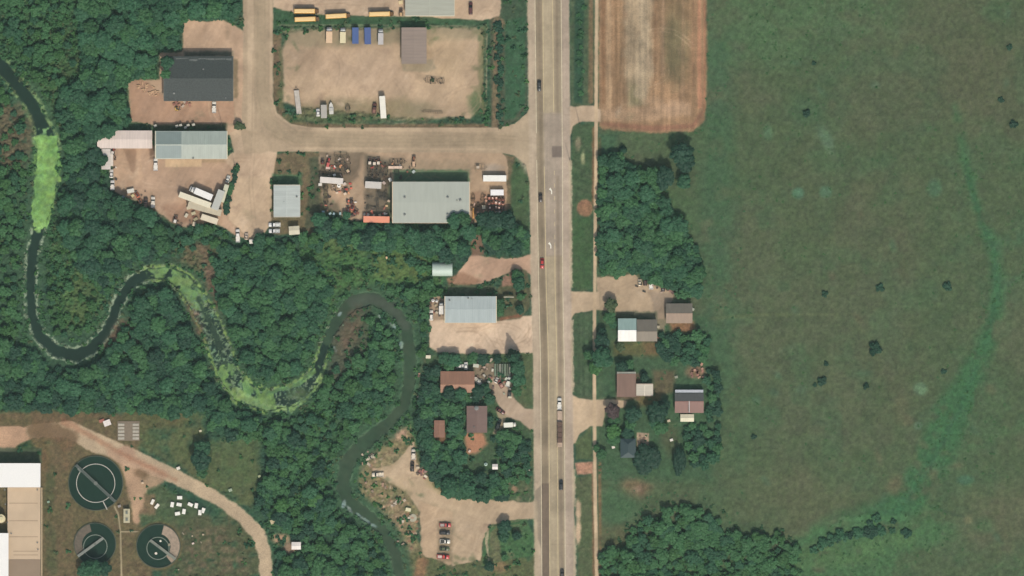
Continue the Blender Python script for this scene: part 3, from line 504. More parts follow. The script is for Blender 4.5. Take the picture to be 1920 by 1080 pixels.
# fine variation, heights ------------------------------------------
for e in ((300, 900, 230, 110), (300, 800, 120, 50)): paint(E_(*e), None, soft=30, jit=0, veg=.04)
for x, y, r_ in ((179.5, 906, 55), (178, 1020, 44), (297, 1024, 46)): paint(E_(x, y, r_), (104, 96, 66), soft=3, jit=1, rgh=.02, veg=0)
for q in [(292, 246, 426, 298), (736, 341, 880, 418), (834, 555, 930, 605), (826, 696, 890, 736), (875, 761, 913, 811), (1158, 597, 1232, 640), (1248, 569, 1298, 606), (1156, 697, 1224, 744), (1265, 730, 1319, 790), (1163, 822, 1192, 858), (215, 785, 262, 832), (810, 490, 850, 520), (-20, 860, 82, 1090), (320, 925, 390, 970), (540, 1010, 570, 1034), (540, 420, 566, 444), (183, 245, 286, 318), (814, 788, 834, 820), (228, 955, 248, 980), (920, 868, 936, 882)]: paint(RECT(*q), None, soft=2, jit=0, rgh=.01, veg=0)
for e, c in [(E_(222, 644, 22, 46, 22), (124, 96, 76)), (E_(372, 480, 34, 22, 20), (108, 96, 72)), (E_(396, 520, 12, 52, -14), (114, 94, 76)), (E_(366, 600, 6, 34, -22), (126, 92, 76)), (E_(28, 258, 34, 60), (102, 92, 70)), (E_(656, 622, 20, 46, 20), (104, 90, 72)), (E_(632, 690, 16, 40, 10), (84, 88, 70)), (E_(150, 560, 30, 50), (84, 104, 62)), (E_(560, 740, 20, 12), (84, 104, 64))]:
    paint(e, c, soft=8, jit=7, js=12, a=.85, patch=(12, .36, .14)); paint(e, None, soft=4, jit=4, veg=.12)
al = KLS == K_ALG; va = fb(GX, GY, 7, 501, 4); COLr *= np.where(al, .70 + .52 * va, 1)[..., None]; COLr[..., 0] += al * (fb(GX, GY, 16, 502, 3) - .5) * 22; COLr[..., 2] += al * ((fb(GX, GY, 5, 503, 3) - .4) * 30 + 8)
paint(P_((290, 970), (440, 960), (500, 1090), (290, 1090)), None, soft=10, jit=0, veg=.06)
for e, c in [(E_(1280, 1062, 34, 14), (92, 116, 70)), (E_(1210, 1064, 40, 12), (86, 112, 66)), (E_(1160, 1010, 40, 24), (94, 96, 66)), (L_((1500, 1020, 5), (1560, 985, 8), (1640, 972, 9), (1700, 975, 6)), (78, 118, 76)), (L_((1360, 1075, 14), (1480, 1050, 18), (1600, 1040, 18), (1700, 1010, 16)), (84, 116, 72))]: paint(e, c, soft=7, jit=6, js=14, a=.85, patch=(14, .34, .14))
hard = HARD; lum = 1 + (1 - hard) * ((fb(GX, GY, 5, 71, 3) - .5) * .42 + (vn(GX, GY, 2.1, 75) - .5) * .16) + hard * ((fb(GX, GY, 34, 72, 5) - .5) * .30 + (fb(GX, GY, 4, 73, 2) - .5) * .10)
df = (KLS == K_DIRT)
lum = lum + df * ((fb(GX, GY, 5, 81, 3, sy=90) - .5) * .30 + (fb(GX, GY, 14, 82, 4) - .5) * .26)
tl = (KLS == K_HWY); lum = lum + tl * ((fb(GX, GY, 3, 83, 2, sy=150) - .5) * .10)
wsp = (fb(GX, GY, 10, 90, 4) - .5) * (1 - hard)
COLr *= lum[..., None]; COLr[..., 0] += wsp * np.where(GX > 1122, 8, 15); COLr[..., 2] += wsp * 8
LOTM = (KLS == K_LOT); st = (fb(GX + GY * .6, GY - GX * .3, 7, 95, 3, sy=60) - .5) * 16 * LOTM; COLr += st[..., None]; COLr += ((KLS == K_LOT) | (KLS == K_TRACK))[..., None] * np.array([9, 8, 9.])
COLr[GX[:, :, ] > 1122] *= .975
ALB = np.clip(lin(np.clip(COLr, 8, 235)) * KCOL * KT, 0.003, 0.8)
und = (fb(GX, GY, 9, 5, 4) - .45) * 2 + (vn(GX, GY, 3.4, 6) - .5) * 1.1
fine = (vn(GX, GY, 2.6, 7) - .5) + (vn(GX, GY, 6, 8) - .5)
Z = np.maximum(RGH - .12, 0) * 3.2 * und + np.minimum(RGH, .12) * 1.5 * fine + DZ
far = (np.abs(GX - 960) > 1010) | (np.abs(GY - 540) > 590)
Z = np.where(far, 0, Z); DZF = np.where(far, 0, DZ)
Z = np.where(KLS == K_WATER, np.minimum(Z, -.7), Z)
def grid_mesh(name, cells, zoff, m, zconst=None):
    """a sheet over the chosen cells of the survey grid"""
    jj, ii = np.nonzero(cells); q = np.stack([jj * NX + ii, jj * NX + ii + 1, (jj + 1) * NX + ii + 1, (jj + 1) * NX + ii], 1)
    used, inv = np.unique(q, return_inverse=True); inv = inv.reshape(-1)
    x = np.broadcast_to(XS, (NY, NX)).ravel()[used]; y = np.broadcast_to(YS[:, None], (NY, NX)).ravel()[used]
    z = (Z.ravel()[used] + zoff) if zconst is None else np.full(len(used), zconst)
    me = bpy.data.meshes.new(name); me.vertices.add(len(used)); me.vertices.foreach_set("co", np.stack([x, y, z], 1).astype(np.float32).ravel())
    nf = len(jj); me.loops.add(nf * 4); me.polygons.add(nf)
    me.loops.foreach_set("vertex_index", inv.astype(np.int32)); me.polygons.foreach_set("loop_start", (np.arange(nf) * 4).astype(np.int32))
    me.polygons.foreach_set("use_smooth", np.ones(nf, bool)); me.update(calc_edges=True)
    a = me.attributes.new("soil", 'FLOAT_COLOR', 'POINT'); c = np.ones((len(used), 4), np.float32); c[:, :3] = ALB.reshape(-1, 3)[used]
    a.data.foreach_set("color", c.ravel()); me.materials.append(m)
    o = bpy.data.objects.new(name, me); COL.objects.link(o); return o
M_G = attr_mat("soil_and_grass", grain=.16, gscale=1.6); M_R = attr_mat("worn_paving", grain=.06, gscale=2.5); M_W = attr_mat("creek_water", rough=.3, grain=.12, gscale=.4, spec=.2)
cell = KLS[:-1, :-1]
tag(grid_mesh("ground", np.ones((NY - 1, NX - 1), bool), 0, M_G), kind="structure")
for nm, k, zo, m in [("highway", K_HWY, .10, M_R), ("side_road", K_ROAD, .06, M_R), ("gravel_yard", K_LOT, .04, M_R), ("path", K_PATH, .05, M_R), ("dirt_field", K_DIRT, .04, M_G), ("dirt_road", K_TRACK, .04, M_G)]:
    tag(grid_mesh(nm, cell == k, zo, m), kind="structure")
w_ = cell >= 7; ww = w_.copy(); ww[1:] |= w_[:-1]; ww[:-1] |= w_[1:]; ww[:, 1:] |= w_[:, :-1]; ww[:, :-1] |= w_[:, 1:]
tag(grid_mesh("creek_water", ww, 0, M_W, zconst=-.38), kind="structure")
tag(grid_mesh("algae", cell == K_ALG, 0, M_G, zconst=-.35), "bright green and pale algae mats floating on the winding creek", "algae", kind="stuff")

# highway paint: lane lines and turn arrows lie on the road
def ribbon(tab, y0, y1, w, name, m, dashes=None, off=0):
    b = MB(); zz = .112
    ys = np.arange(y0, y1 + .1, 10) if dashes is None else None
    segs = [(ys[i], ys[i + 1]) for i in range(len(ys) - 1)] if dashes is None else [(y, y + dashes[0]) for y in np.arange(y0, y1, dashes[1])]
    for a, c in segs:
        xa, ya = W(hx(tab, a) + off, a); xc, yc = W(hx(tab, c) + off, c)
        b.add([(xa - w, ya, zz), (xa + w, ya, zz), (xc + w, yc, zz), (xc - w, yc, zz)], [(0, 3, 2, 1)])
    return b.build(name, m, HWY)
HWY = bpy.data.objects["highway"]
PW = mat("worn_white_paint", (218, 204, 172), var=.16, scale=.6); PY = mat("worn_yellow_paint", (208, 188, 144), var=.16, scale=.6)
for t, y0, y1, m in [(HA, -300, 250, PW), (HA, 300, 1350, PW), (HB, -300, 215, PY), (HB, 312, 1350, PY), (HC, -300, 212, PY), (HC, 455, 1350, PY), (HD, -300, 1350, PW)]: ribbon(t, y0, y1, .15, "lane_line", m)
ribbon(HC, 320, 450, .14, "lane_line", PY, (8, 24))
def arrow(px, py):
    x, y = W(px, py); b = MB()
    b.add([(x + .1, y - 1.5, .113), (x + .55, y - 1.5, .113), (x + .55, y + .2, .113), (x + .1, y + .2, .113)], [(0, 1, 2, 3)])
    b.add([(x - .15, y + .1, .114), (x + .5, y + .1, .114), (x + .1, y + 1.0, .114), (x - .5, y + .9, .114)], [(0, 1, 2, 3)])
    b.add([(x - 1.0, y + .8, .115), (x - .1, y + .2, .115), (x - .05, y + 1.6, .115)], [(0, 1, 2)]); b.build("turn_arrow", mat("fresh_white_paint", (250, 245, 225), var=.05), HWY)
arrow(1033, 358); arrow(1031.5, 460)
# ------------------------------------------------------------------ buildings
GLASS = mat("window_glass", (60, 74, 82), rough=.15, var=.05); DOORM = mat("door_paint", (150, 146, 136)); CONC = mat("concrete", (170, 160, 142), var=.12, scale=.8)
def building(name, label, rect, h, rise, roof, wall=(196, 190, 172), rfrac=.5, axis='x', over=.35, trim=(222, 208, 178), group=None, rib=.9, doors=2, wins=3, cat="building", vents=(), rot=0, roof2=None, thick=.14, rgh=.6, rvar=.09, ridge_w=.22, hip=0.0, stain=None, rscale=.8):
    x0, y0, x1, y1 = rect; Lx, Ly = (x1 - x0) * S, (y1 - y0) * S
    h = h * 1.12
    t = thing(name, label, cat, (x0 + x1) / 2, (y0 + y1) / 2, rot, group)
    if axis == 'x': L, D = Lx, Ly; T = lambda x, y, z: (x, y, z)
    else: L, D = Ly, Lx; T = lambda x, y, z: (-y, x, z)                  # local long axis along y
    def put(b): b.v = [T(*v) for v in b.v]; return b
    yr = D / 2 - rfrac * D; li, di = L / 2 - over, D / 2 - over        # ridge measured from the north (or west) eave
    zr = lambda y: h + rise * (1 - abs(y - yr) / (D / 2 - yr if y > yr else yr + D / 2 + 1e-6))
    wl = MB(); a = -li; b_ = li
    prof = [(-di, 0), (di, 0), (di, zr(di) - thick), (yr, h + rise - thick), (-di, zr(-di) - thick)]
    if hip: prof = [(-di, 0), (di, 0), (di, h - thick), (-di, h - thick)]
    wl.add([(a, y, z) for y, z in prof] + [(b_, y, z) for y, z in prof], [tuple(range(len(prof))), tuple(range(2 * len(prof) - 1, len(prof) - 1, -1))] + [(i, len(prof) + i, len(prof) + (i + 1) % len(prof), (i + 1) % len(prof)) for i in range(len(prof))])
    put(wl).build("wall", mat("painted_wall", wall, var=.06), t)
    stain = stain or ((1.0, .12, 1.0) if axis == 'x' else (.12, 1.0, 1.0))
    rm = mat("roofing", roof, rough=rgh, var=rvar, scale=rscale, stripe=(('X' if axis == 'x' else 'Y'), rib, .10) if rib else None, streak=stain)
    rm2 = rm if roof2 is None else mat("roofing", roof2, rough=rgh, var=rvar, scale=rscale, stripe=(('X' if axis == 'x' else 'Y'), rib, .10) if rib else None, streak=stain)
    def slab(ya, za, yb, zb, xa, xb):
        return MB().add([(xa, ya, za), (xb, ya, za), (xb, yb, zb), (xa, yb, zb), (xa, ya, za - thick), (xb, ya, za - thick), (xb, yb, zb - thick), (xa, yb, zb - thick)],
                        [(0, 1, 2, 3), (7, 6, 5, 4), (0, 4, 5, 1), (1, 5, 6, 2), (2, 6, 7, 3), (3, 7, 4, 0)])
    if hip:
        hh = hip; v = [(-L / 2, -D / 2, h), (L / 2, -D / 2, h), (L / 2, D / 2, h), (-L / 2, D / 2, h), (-L / 2 + hh, yr, h + rise), (L / 2 - hh, yr, h + rise)]
        ro = put(MB().add(v, [(0, 1, 5, 4), (1, 2, 5), (2, 3, 4, 5), (3, 0, 4), (3, 2, 1, 0)])).build("roof", rm, t)
    elif rfrac <= 0.02: ro = put(slab(-D / 2, h, D / 2, h + rise, -L / 2, L / 2)).build("roof", rm, t)
    else:
        ro = put(slab(-D / 2, h, yr, h + rise, -L / 2, L / 2)).build("roof", rm, t)
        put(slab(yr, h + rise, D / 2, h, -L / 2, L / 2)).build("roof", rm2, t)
        if ridge_w: put(MB().box(-L / 2 + .1, L / 2 - .1, yr - ridge_w, yr + ridge_w, h + rise + .004, h + rise + .07)).build("ridge_cap", mat("ridge_flashing", tuple(min(255, c * 1.06 + 4) for c in roof)), ro)
    if trim:
        for xe in (-L / 2 - .12, L / 2):
            b = MB(); seg = [(-D / 2, h), (yr, h + rise), (D / 2, h)]
            for (ya, za), (yb, zb) in zip(seg[:-1], seg[1:]):
                if abs(yb - ya) < .1: continue
                b.add([(xe, ya, za + .05), (xe + .34, ya, za + .05), (xe + .34, yb, zb + .05), (xe, yb, zb + .05), (xe, ya, za - .3), (xe + .34, ya, za - .3), (xe + .34, yb, zb - .3), (xe, yb, zb - .3)],
                      [(0, 1, 2, 3), (7, 6, 5, 4), (0, 4, 5, 1), (1, 5, 6, 2), (2, 6, 7, 3), (3, 7, 4, 0)])
            put(b).build("trim", mat("trim_paint", trim, var=.05), t)
        put(MB().box(-L / 2, L / 2, -D / 2 - .14, -D / 2 - .004, h - .2, h - .02)).build("gutter", mat("trim_paint", trim, var=.05), t)
    for k in range(doors):
        xd = -li + (k + .5) * 2 * li / doors; w = min(3.6, 1.2 * li / doors); hd = min(3.4, h - .6) if h > 3.2 else 2.05
        if h <= 3.2: w = 1.0
        d = put(MB().box(xd - w / 2, xd + w / 2, -di - .07, -di - .004, 0, hd)).build("door", DOORM, t)
        put(MB().box(xd + w / 2 - .25, xd + w / 2 - .12, -di - .12, -di - .074, 1.0, 1.1)).build("handle", mat("steel", (120, 120, 120), metal=.6), d)
    for k in range(wins):
        xd = -li + (k + .5) * 2 * li / wins
        d = put(MB().box(xd - .6, xd + .6, di + .004, di + .05, 1.3, 2.3)).build("window", GLASS, t)
        put(MB().box(xd - .7, xd + .7, di + .004, di + .09, 1.18, 1.28)).build("sill", mat("trim_paint", trim or (200, 200, 190), var=.05), d)
    for vx, vy, vr in vents:
        wx, wy = (vx - (x0 + x1) / 2) * S, ((y0 + y1) / 2 - vy) * S
        if axis == 'x': yy = wy
        else: yy = -wx
        zz = zr(max(-D / 2, min(D / 2, yy)))
        v = MB().cyl(wx, wy, zz - .1, vr, .55, 12).cyl(wx, wy, zz + .45, vr * 1.35, .12, 12, vr * .6); v.build("roof_vent", mat("vent_metal", (120, 122, 116), rough=.5), t)
    return t

GRY = (180, 187, 176)
CHT = building("metal_warehouse", "large charcoal roofed metal building at the edge of the northwest woods", (308, 106, 437, 189.5), 4.6, .9, (58, 64, 60), (180, 176, 164), rfrac=.5, trim=(96, 98, 90), rib=.6, rvar=.42, doors=3, wins=5, vents=[(382, 130, .3), (327, 175, .4), (424, 184, .25)], roof2=(54, 60, 56), ridge_w=0, stain=(1, 1, 1), rscale=1.6)
rr = random.Random(2); zc = lambda y: 4.6 * 1.12 + .9 * (1 - abs(y) / 10.4) + .03
for xa, xb in ((-10.5, -4.5), (-4.2, -.4), (.1, 3.4), (3.6, 7.6), (8.0, 12.6), (13.0, 15.6)):
    y0 = 8.7 + rr.uniform(-.3, .3); MB().add([(xa, y0, zc(y0)), (xb, y0 + rr.uniform(-.5, .5), zc(y0)), (xb, y0 + .7, zc(y0 + .7)), (xa, y0 + .6, zc(y0 + .6))], [(0, 1, 2, 3)]).build("faded_strip", mat("faded_roof_coating", (104, 108, 102), var=.3, scale=1.5), CHT)
b1 = building("metal_warehouse", "long grey roofed building whose west end is darker, beside a pinkish white canopy", (292, 246, 426, 298), 4.8, .9, (184, 190, 176), (198, 194, 176), doors=4, wins=6, trim=(226, 216, 186), vents=[(363, 297, .3)], roof2=(168, 178, 166))
for yc, hh, c in ((259, 5.28, (132, 146, 140)), (285, 5.28, (150, 162, 156))):       # older darker roof panels over the west bays
    w0, w1 = (294 - 359) * S, (341 - 359) * S; up = yc > 272; ya = -(296.8 - 272) * S if up else .35; yb = -.35 if up else (272 - 247.3) * S
    za = 4.8 * 1.12 + .9 * (1 - abs(ya) / 6.5) + .03; zb = 4.8 * 1.12 + .9 * (1 - abs(yb) / 6.5) + .03
    MB().add([(w0, ya, za), (w1, ya, za), (w1, yb, zb), (w0, yb, zb), (w0, ya, za - .05), (w1, ya, za - .05), (w1, yb, zb - .05), (w0, yb, zb - .05)], [(0, 1, 2, 3), (7, 6, 5, 4), (0, 4, 5, 1), (1, 5, 6, 2), (2, 6, 7, 3), (3, 7, 4, 0)]).build("roof_panel", mat("roofing", c, rough=.6, var=.06, scale=.3, stripe=('X', .9, .1)), b1)
building("open_shed", "long pinkish white shed roof tucked against the woods west of the grey building", (183, 245, 286, 278.5), 3.6, .5, (226, 208, 194), (190, 170, 150), doors=3, wins=0, trim=None, rib=1.2, ridge_w=0, cat="shed")
building("open_shed", "narrow pale lean-to running south from the pinkish white shed", (191, 279.5, 208, 318), 3.0, .3, (214, 204, 192), (190, 170, 150), axis='y', doors=1, wins=0, trim=None, rib=1.2, ridge_w=0, cat="shed")
building("metal_warehouse", "small square grey roofed building between the side road and the equipment yard", (513.5, 348, 563, 407), 4.4, .5, (188, 194, 186), rfrac=.5, axis='y', trim=(206, 200, 180), doors=1, wins=2, ridge_w=.12, vents=[(557, 369, .35), (533, 378, .12)])
building("metal_warehouse", "biggest pale grey roof, beside the cluttered equipment yard and half edged by trees", (736, 341, 880, 418), 5.2, .25, (178, 182, 168), trim=(224, 200, 168), doors=4, wins=6, vents=[(759, 370, .4), (839.5, 370, .4), (863, 375.5, .45), (857, 376, .2), (759, 402.5, .4), (839.5, 402, .4)], ridge_w=0, rib=None, rvar=.05)
building("metal_warehouse", "grey roofed building above the pale gravel apron west of the highway", (834, 555.5, 930, 605), 4.8, .4, (178, 188, 184), trim=(228, 214, 184), doors=3, wins=4, ridge_w=.1, vents=[(843, 563, .3), (878, 559, .3), (885, 560, .15)])
building("metal_warehouse", "greenish grey roof cut by the top of the photo beside the parked school buses", (760, -32, 852, 30.5), 4.0, .5, (178, 178, 160), trim=(226, 218, 190), axis='y', doors=2, wins=3, ridge_w=.1)
building("flat_shed", "low grey brown shed in the north side of the fenced gravel yard", (753, 52, 800, 120), 3.6, .25, (150, 132, 118), (150, 138, 120), axis='y', trim=None, doors=0, wins=1, ridge_w=0, rib=1.4, cat="shed")
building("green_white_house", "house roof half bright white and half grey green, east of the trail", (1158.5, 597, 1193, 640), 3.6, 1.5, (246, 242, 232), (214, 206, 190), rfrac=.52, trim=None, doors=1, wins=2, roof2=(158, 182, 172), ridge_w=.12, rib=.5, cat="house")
building("house", "grey brown house roof touching the east side of the bright white roof", (1193.8, 599, 1232, 640), 3.4, 1.3, (128, 116, 98), (170, 160, 144), rfrac=.55, trim=None, doors=1, wins=2, roof2=(118, 110, 96), rib=None, ridge_w=.1, rvar=.12)
building("garage", "grey brown garage roof at the field edge northeast of the white house", (1248.5, 569, 1298, 606), 3.2, 1.2, (148, 124, 102), (150, 140, 124), rfrac=.5, trim=None, doors=2, wins=2, roof2=(120, 112, 98), rib=None, ridge_w=.08, rvar=.12)
building("cabin", "reddish brown flat roofed cabin north of the gravel turnout east of the trail", (1156.5, 697, 1192, 744), 2.9, .4, (126, 96, 80), (160, 140, 120), rfrac=.1, trim=None, doors=1, wins=2, rib=None, ridge_w=.3, rvar=.14, roof2=(190, 190, 170), cat="house")
building("shed", "small cream roofed shed right beside the reddish brown cabin", (1192.8, 720.5, 1224, 742), 2.6, .5, (212, 202, 182), doors=1, wins=1, trim=(190, 170, 150), rib=.8, axis='y')
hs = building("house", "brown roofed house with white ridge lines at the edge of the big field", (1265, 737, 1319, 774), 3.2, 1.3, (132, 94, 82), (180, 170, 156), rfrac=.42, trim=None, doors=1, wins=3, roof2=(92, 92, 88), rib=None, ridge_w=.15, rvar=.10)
MB().box(-.2, .15, -4.4, 1.0, 4.2, 5.1, 0, 0).build("parapet", mat("trim_paint", (206, 202, 196)), hs)
MB().box(-6.6, 6.6, 4.9, 6.2, 0, 3.3).build("back_porch", mat("trim_paint", (188, 192, 196)), hs)
building("porch_shed", "cream roofed porch block at the south side of the brown house by the field", (1275.5, 776.5, 1301, 790.5), 2.6, .4, (226, 218, 186), doors=1, wins=1, trim=None, ridge_w=.1, rib=.8, cat="shed")
building("house", "dark slate hip roofed house among trees south of the turnout", (1163, 822, 1192, 858), 3.2, 1.6, (54, 72, 72), (120, 120, 112), axis='y', hip=2.6, trim=None, doors=1, wins=2, rib=None, rvar=.1)
building("house", "orange brown roofed house below the hedge of the pale gravel apron", (826, 696, 890, 736), 3.2, 1.0, (164, 116, 86), (170, 150, 130), rfrac=.62, trim=None, doors=2, wins=3, rib=None, roof2=(150, 108, 84), ridge_w=.08, rvar=.12)
building("house", "square purple brown roofed house with a white roof box among the trees", (875, 761, 913.5, 811), 3.2, .7, (120, 94, 84), (150, 130, 116), axis='y', trim=None, doors=1, wins=2, rib=None, ridge_w=.08, rvar=.1, vents=[(893.5, 765, .8), (889, 800, .25)])
building("shed", "small rusty brown shed roof deep in the trees by the creek", (814, 788, 834, 820), 2.8, .5, (144, 102, 80), (140, 120, 100), axis='y', trim=None, doors=1, wins=0, rib=None, ridge_w=.05, rvar=.14)
building("garden_shed", "little white shed in the garden south of the purple brown house", (923, 870, 933.5, 880), 2.3, .4, (238, 226, 216), doors=1, wins=0, trim=None, ridge_w=.05, cat="shed")
building("pump_house", "small white roofed pump house where the dirt road bends south", (547, 1016, 564.5, 1030), 2.8, .35, (244, 234, 222), doors=1, wins=1, trim=None, ridge_w=.05, cat="shed")
building("storage_shed", "beige flat shed between the small grey building and the creek trees", (542, 424, 562, 440), 3.0, .3, (214, 204, 176), doors=1, wins=0, trim=None, ridge_w=.05, cat="shed", rot=4)
# treatment works building
wk = thing("factory_building", "huge works building with a bright white roof strip and a tan flat roof, bottom left", "building", 25, 975)
fx = lambda x: (x - 25) * S; fy = lambda y: (975 - y) * S
MB().box(fx(-60), fx(76.6), fy(912), fy(869), 0, 6.6).build("wall", mat("painted_wall", (200, 196, 186)), wk)
MB().box(fx(-60.5), fx(77.2), fy(913), fy(868), 6.603, 6.85).build("roof", mat("white_membrane", (255, 252, 244), var=.02), wk)
MB().box(fx(16), fx(76), fy(1090), fy(913.4), 0, 3.9).build("wall", mat("painted_wall", (186, 172, 150)), wk)
rf = MB().box(fx(15), fx(76.4), fy(1048), fy(913.4), 3.903, 4.1).build("roof", mat("tan_membrane", (206, 180, 148), var=.09, scale=.12), wk)
MB().box(fx(15), fx(76.4), fy(1092), fy(1048.6), 3.903, 4.04).build("roof", mat("tan_membrane_old", (150, 128, 104), var=.08, scale=.12), wk)
for yy in (943, 976, 1006, 1033, 1040): MB().box(fx(18 if yy < 1030 else 26), fx(72), fy(yy + .5), fy(yy - .5), 4.103, 4.13).build("roof_seam", mat("seam_tar", (150, 128, 100)), rf)
MB().box(fx(76.6), fx(79.8), fy(1092), fy(914), 0, 1.0).build("loading_dock", mat("pale_concrete", (180, 160, 128)), wk)
MB().box(fx(-60), fx(16.6), fy(1095), fy(999.5), 0, 5.4).build("wall", mat("painted_wall", (200, 196, 186)), wk)
MB().box(fx(-60), fx(17.2), fy(1096), fy(999), 5.403, 5.6).build("roof", mat("white_membrane", (255, 252, 244), var=.02), wk)
MB().cyl(fx(3), fy(972), 0, 2.0, 4.6, 20).cyl(fx(3), fy(972), 4.6, 1.0, .6, 14).build("silo", mat("pale_tank", (228, 214, 170)), wk)
for vx, vy in ((10, 918), (71, 918), (11, 945), (15, 979), (71, 1017), (72, 1030), (22, 1000)): MB().cyl(fx(vx), fy(vy), 4.1, .35, .5, 10).build("roof_vent", mat("vent_metal", (120, 122, 116), rough=.5), wk)
for k in range(4): MB().box(fx(76) + .004, fx(76) + .06, fy(930 + k * 30), fy(918 + k * 30), 0, 2.9).build("door", DOORM, wk)
# arched hut
q = thing("arched_hut", "small pale green arched metal hut among the trees by the driveway", "hut", 829.5, 504.5)
Lh, Rh = 9.4, 3.3; b = MB(); n = 16; v = []
for xe in (-Lh / 2, Lh / 2):
    v += [(xe, Rh * math.cos(math.pi * i / n), 3.1 * math.sin(math.pi * i / n) + .2) for i in range(n + 1)]
b.add(v, [(i, i + 1, n + 2 + i, n + 1 + i) for i in range(n)]); b.build("roof", mat("hut_steel", (192, 208, 192), rough=.5, var=.06, stripe=('X', .6, .1)), q)
e = MB()
for xe in (-Lh / 2 + .12, Lh / 2 - .2):
    p = [(xe, Rh * .98 * math.cos(math.pi * i / n), 3.0 * math.sin(math.pi * i / n) + .15) for i in range(n + 1)]; e.add(p, [tuple(range(n + 1))])
e.build("end_wall", mat("painted_wall", (150, 156, 140)), q); MB().box(Lh / 2 - .18, Lh / 2 - .08, -1.1, 1.1, 0, 2.3).build("door", DOORM, q)

# ------------------------------------------------------------------ settling tanks
CW = mat("weir_concrete", (190, 186, 172), var=.08); DARKW = mat("tank_water", (26, 52, 40), rough=.35, var=.12, scale=.15); DARKW.node_tree.nodes['Principled BSDF'].inputs['Specular IOR Level'].default_value = .15
RIM = mat("tank_rim", (72, 80, 64), var=.15, scale=.4)
STEEL = mat("walkway_steel", (120, 124, 114), var=.08)
def tank(label, px, py, r, ri, ang, sector=None, scol=None, bc=(150, 152, 140), ringw=.34, flo=(), offs=(0, 0)):
    t = thing("settling_tank", label, "tank", px, py, group="round settling tanks of the treatment works")
    MB().ring(0, 0, r - .35, r, -1.2, .55, 72).build("rim", RIM, t)
    MB().cyl(0, 0, -.2, r - .36, .35, 72).build("water", DARKW, t)
    MB().ring(offs[0], offs[1], ri - ringw / 2, ri + ringw / 2, .1, .42, 64).build("weir_ring", CW if ri > 7 else mat("old_weir", (128, 138, 122)), t)
    c, s_ = math.cos(R(ang)), math.sin(R(ang)); L = r * .97
    def bp(u0, u1, v0, v1, z0, z1): return [((u * c - v * s_), (u * s_ + v * c), z) for u in (u0, u1) for v in (v0, v1) for z in (z0, z1)]
    FQ = [(0, 1, 3, 2), (4, 6, 7, 5), (0, 4, 5, 1), (2, 3, 7, 6), (0, 2, 6, 4), (1, 5, 7, 3)]
    br = MB().add(bp(-L, L if ri > 7 else ri * .9, -.55, .55, 1.25, 1.38), FQ).build("bridge", mat("bridge_deck", bc, var=.1), t)
    for v in (-.6, .6): MB().add(bp(-L, L if ri > 7 else ri * .9, v - .05, v + .05, 2.2, 2.28), FQ).build("handrail", STEEL, br)
    MB().cyl(0, 0, .1, .9 if ri > 7 else .6, 1.6, 16).build("hub", STEEL, t)
    if sector: MB().ring(0, 0, ri + .5, r - .4, .16, .30, 24, *sector).build("dry_segment", mat("drained_concrete", scol, var=.22, scale=.9), t)
    for fx_, fy_, fr in flo: MB().cyl(fx_, fy_, .14, fr, .5, 10).build("float", mat("white_plastic", (240, 232, 210)), t)
    return t
t1 = tank("largest round tank, with a white inner ring and a dark diagonal bridge", 179.5, 906, 12.9, 9.0, -43, bc=(86, 94, 86))
MB().cbox(4.4, -10.4, .45, .45, 4.4, .2, 27).build("outlet_channel", CW, t1); MB().cbox(-7.6, 6.2, 1.0, .9, 2.2, .5, 40).build("gearbox", STEEL, t1)
tank("round tank with a brown drained segment, shaded at its south side by trees", 178, 1020, 10.0, 5.5, 36, (105, 215), (104, 92, 76), offs=(.2, -1.2))
tank("round tank with a wide pinkish pale drained segment on its east side", 297, 1024, 10.4, 5.2, 143, (-52, 75), (164, 144, 122), flo=[(-1.1, -3.4, .6), (1.0, 2.4, .5)], offs=(-.2, -1.0), bc=(140, 142, 126))
# concrete pad with lids
pd = thing("valve_pad", "square concrete pad with two rows of grey lids north of the big tank", "pad", 241, 808, group=None)
MB().box(-5.2, 5.2, -4.6, 4.6, 0, .25, .05, .05).build("slab", mat("pad_concrete", (132, 116, 96)), pd)
for ix in (-3.4, 3.4):
    for iy in (-3.5, -1.9, -.3, 1.3, 2.9): MB().cbox(ix, iy, .253, 2.9, 1.1, .25).build("lid", mat("lid_concrete", (186, 178, 160)), pd)
sh = thing("blower_hut", "small cream equipment hut beside the path between the three round tanks", "hut", 238, 967)
MB().box(-1.35, 1.35, -3.2, 3.2, 0, 2.3).build("wall", mat("painted_wall", (190, 180, 150)), sh); MB().box(-1.5, 1.5, -3.3, 3.3, 2.303, 2.45).build("roof", mat("hut_roof", (196, 186, 152)), sh)
MB().box(-.5, .5, -2.4, -1.0, 2.453, 2.9).build("air_unit", STEEL, sh); MB().box(-.5, .5, .8, 2.2, 2.453, 2.9).build("air_unit", STEEL, sh)
# ------------------------------------------------------------------ vehicles: local +x is the front
TYRE = mat("tyre_rubber", (34, 34, 34), rough=.9, var=.05); RIMM = mat("wheel_rim", (130, 130, 128), rough=.4, metal=.6); VG = mat("vehicle_glass", (26, 32, 36), rough=.08, var=.02)
BLK = mat("black_trim", (40, 40, 40), rough=.7); LAMP = mat("lamp_glass", (210, 205, 190), rough=.2); REDL = mat("tail_lamp", (120, 20, 16), rough=.3)
CHAS = mat("chassis_paint", (52, 50, 46), rough=.7)
def paintm(c): return mat("vehicle_paint", c, rough=.35, var=.03, coat=.4)
def wheel(t, x, y, r=.34, w=.24):
    sgn = 1 if y > 0 else -1
    o = MB().tube((x, y - w / 2 * 1, r), (x, y + w / 2, r), r, 14).build("wheel", TYRE, t)
    MB().tube((x, y + sgn * w / 2, r), (x, y + sgn * (w / 2 + .02), r), r * .55, 10).build("rim", RIMM, o)
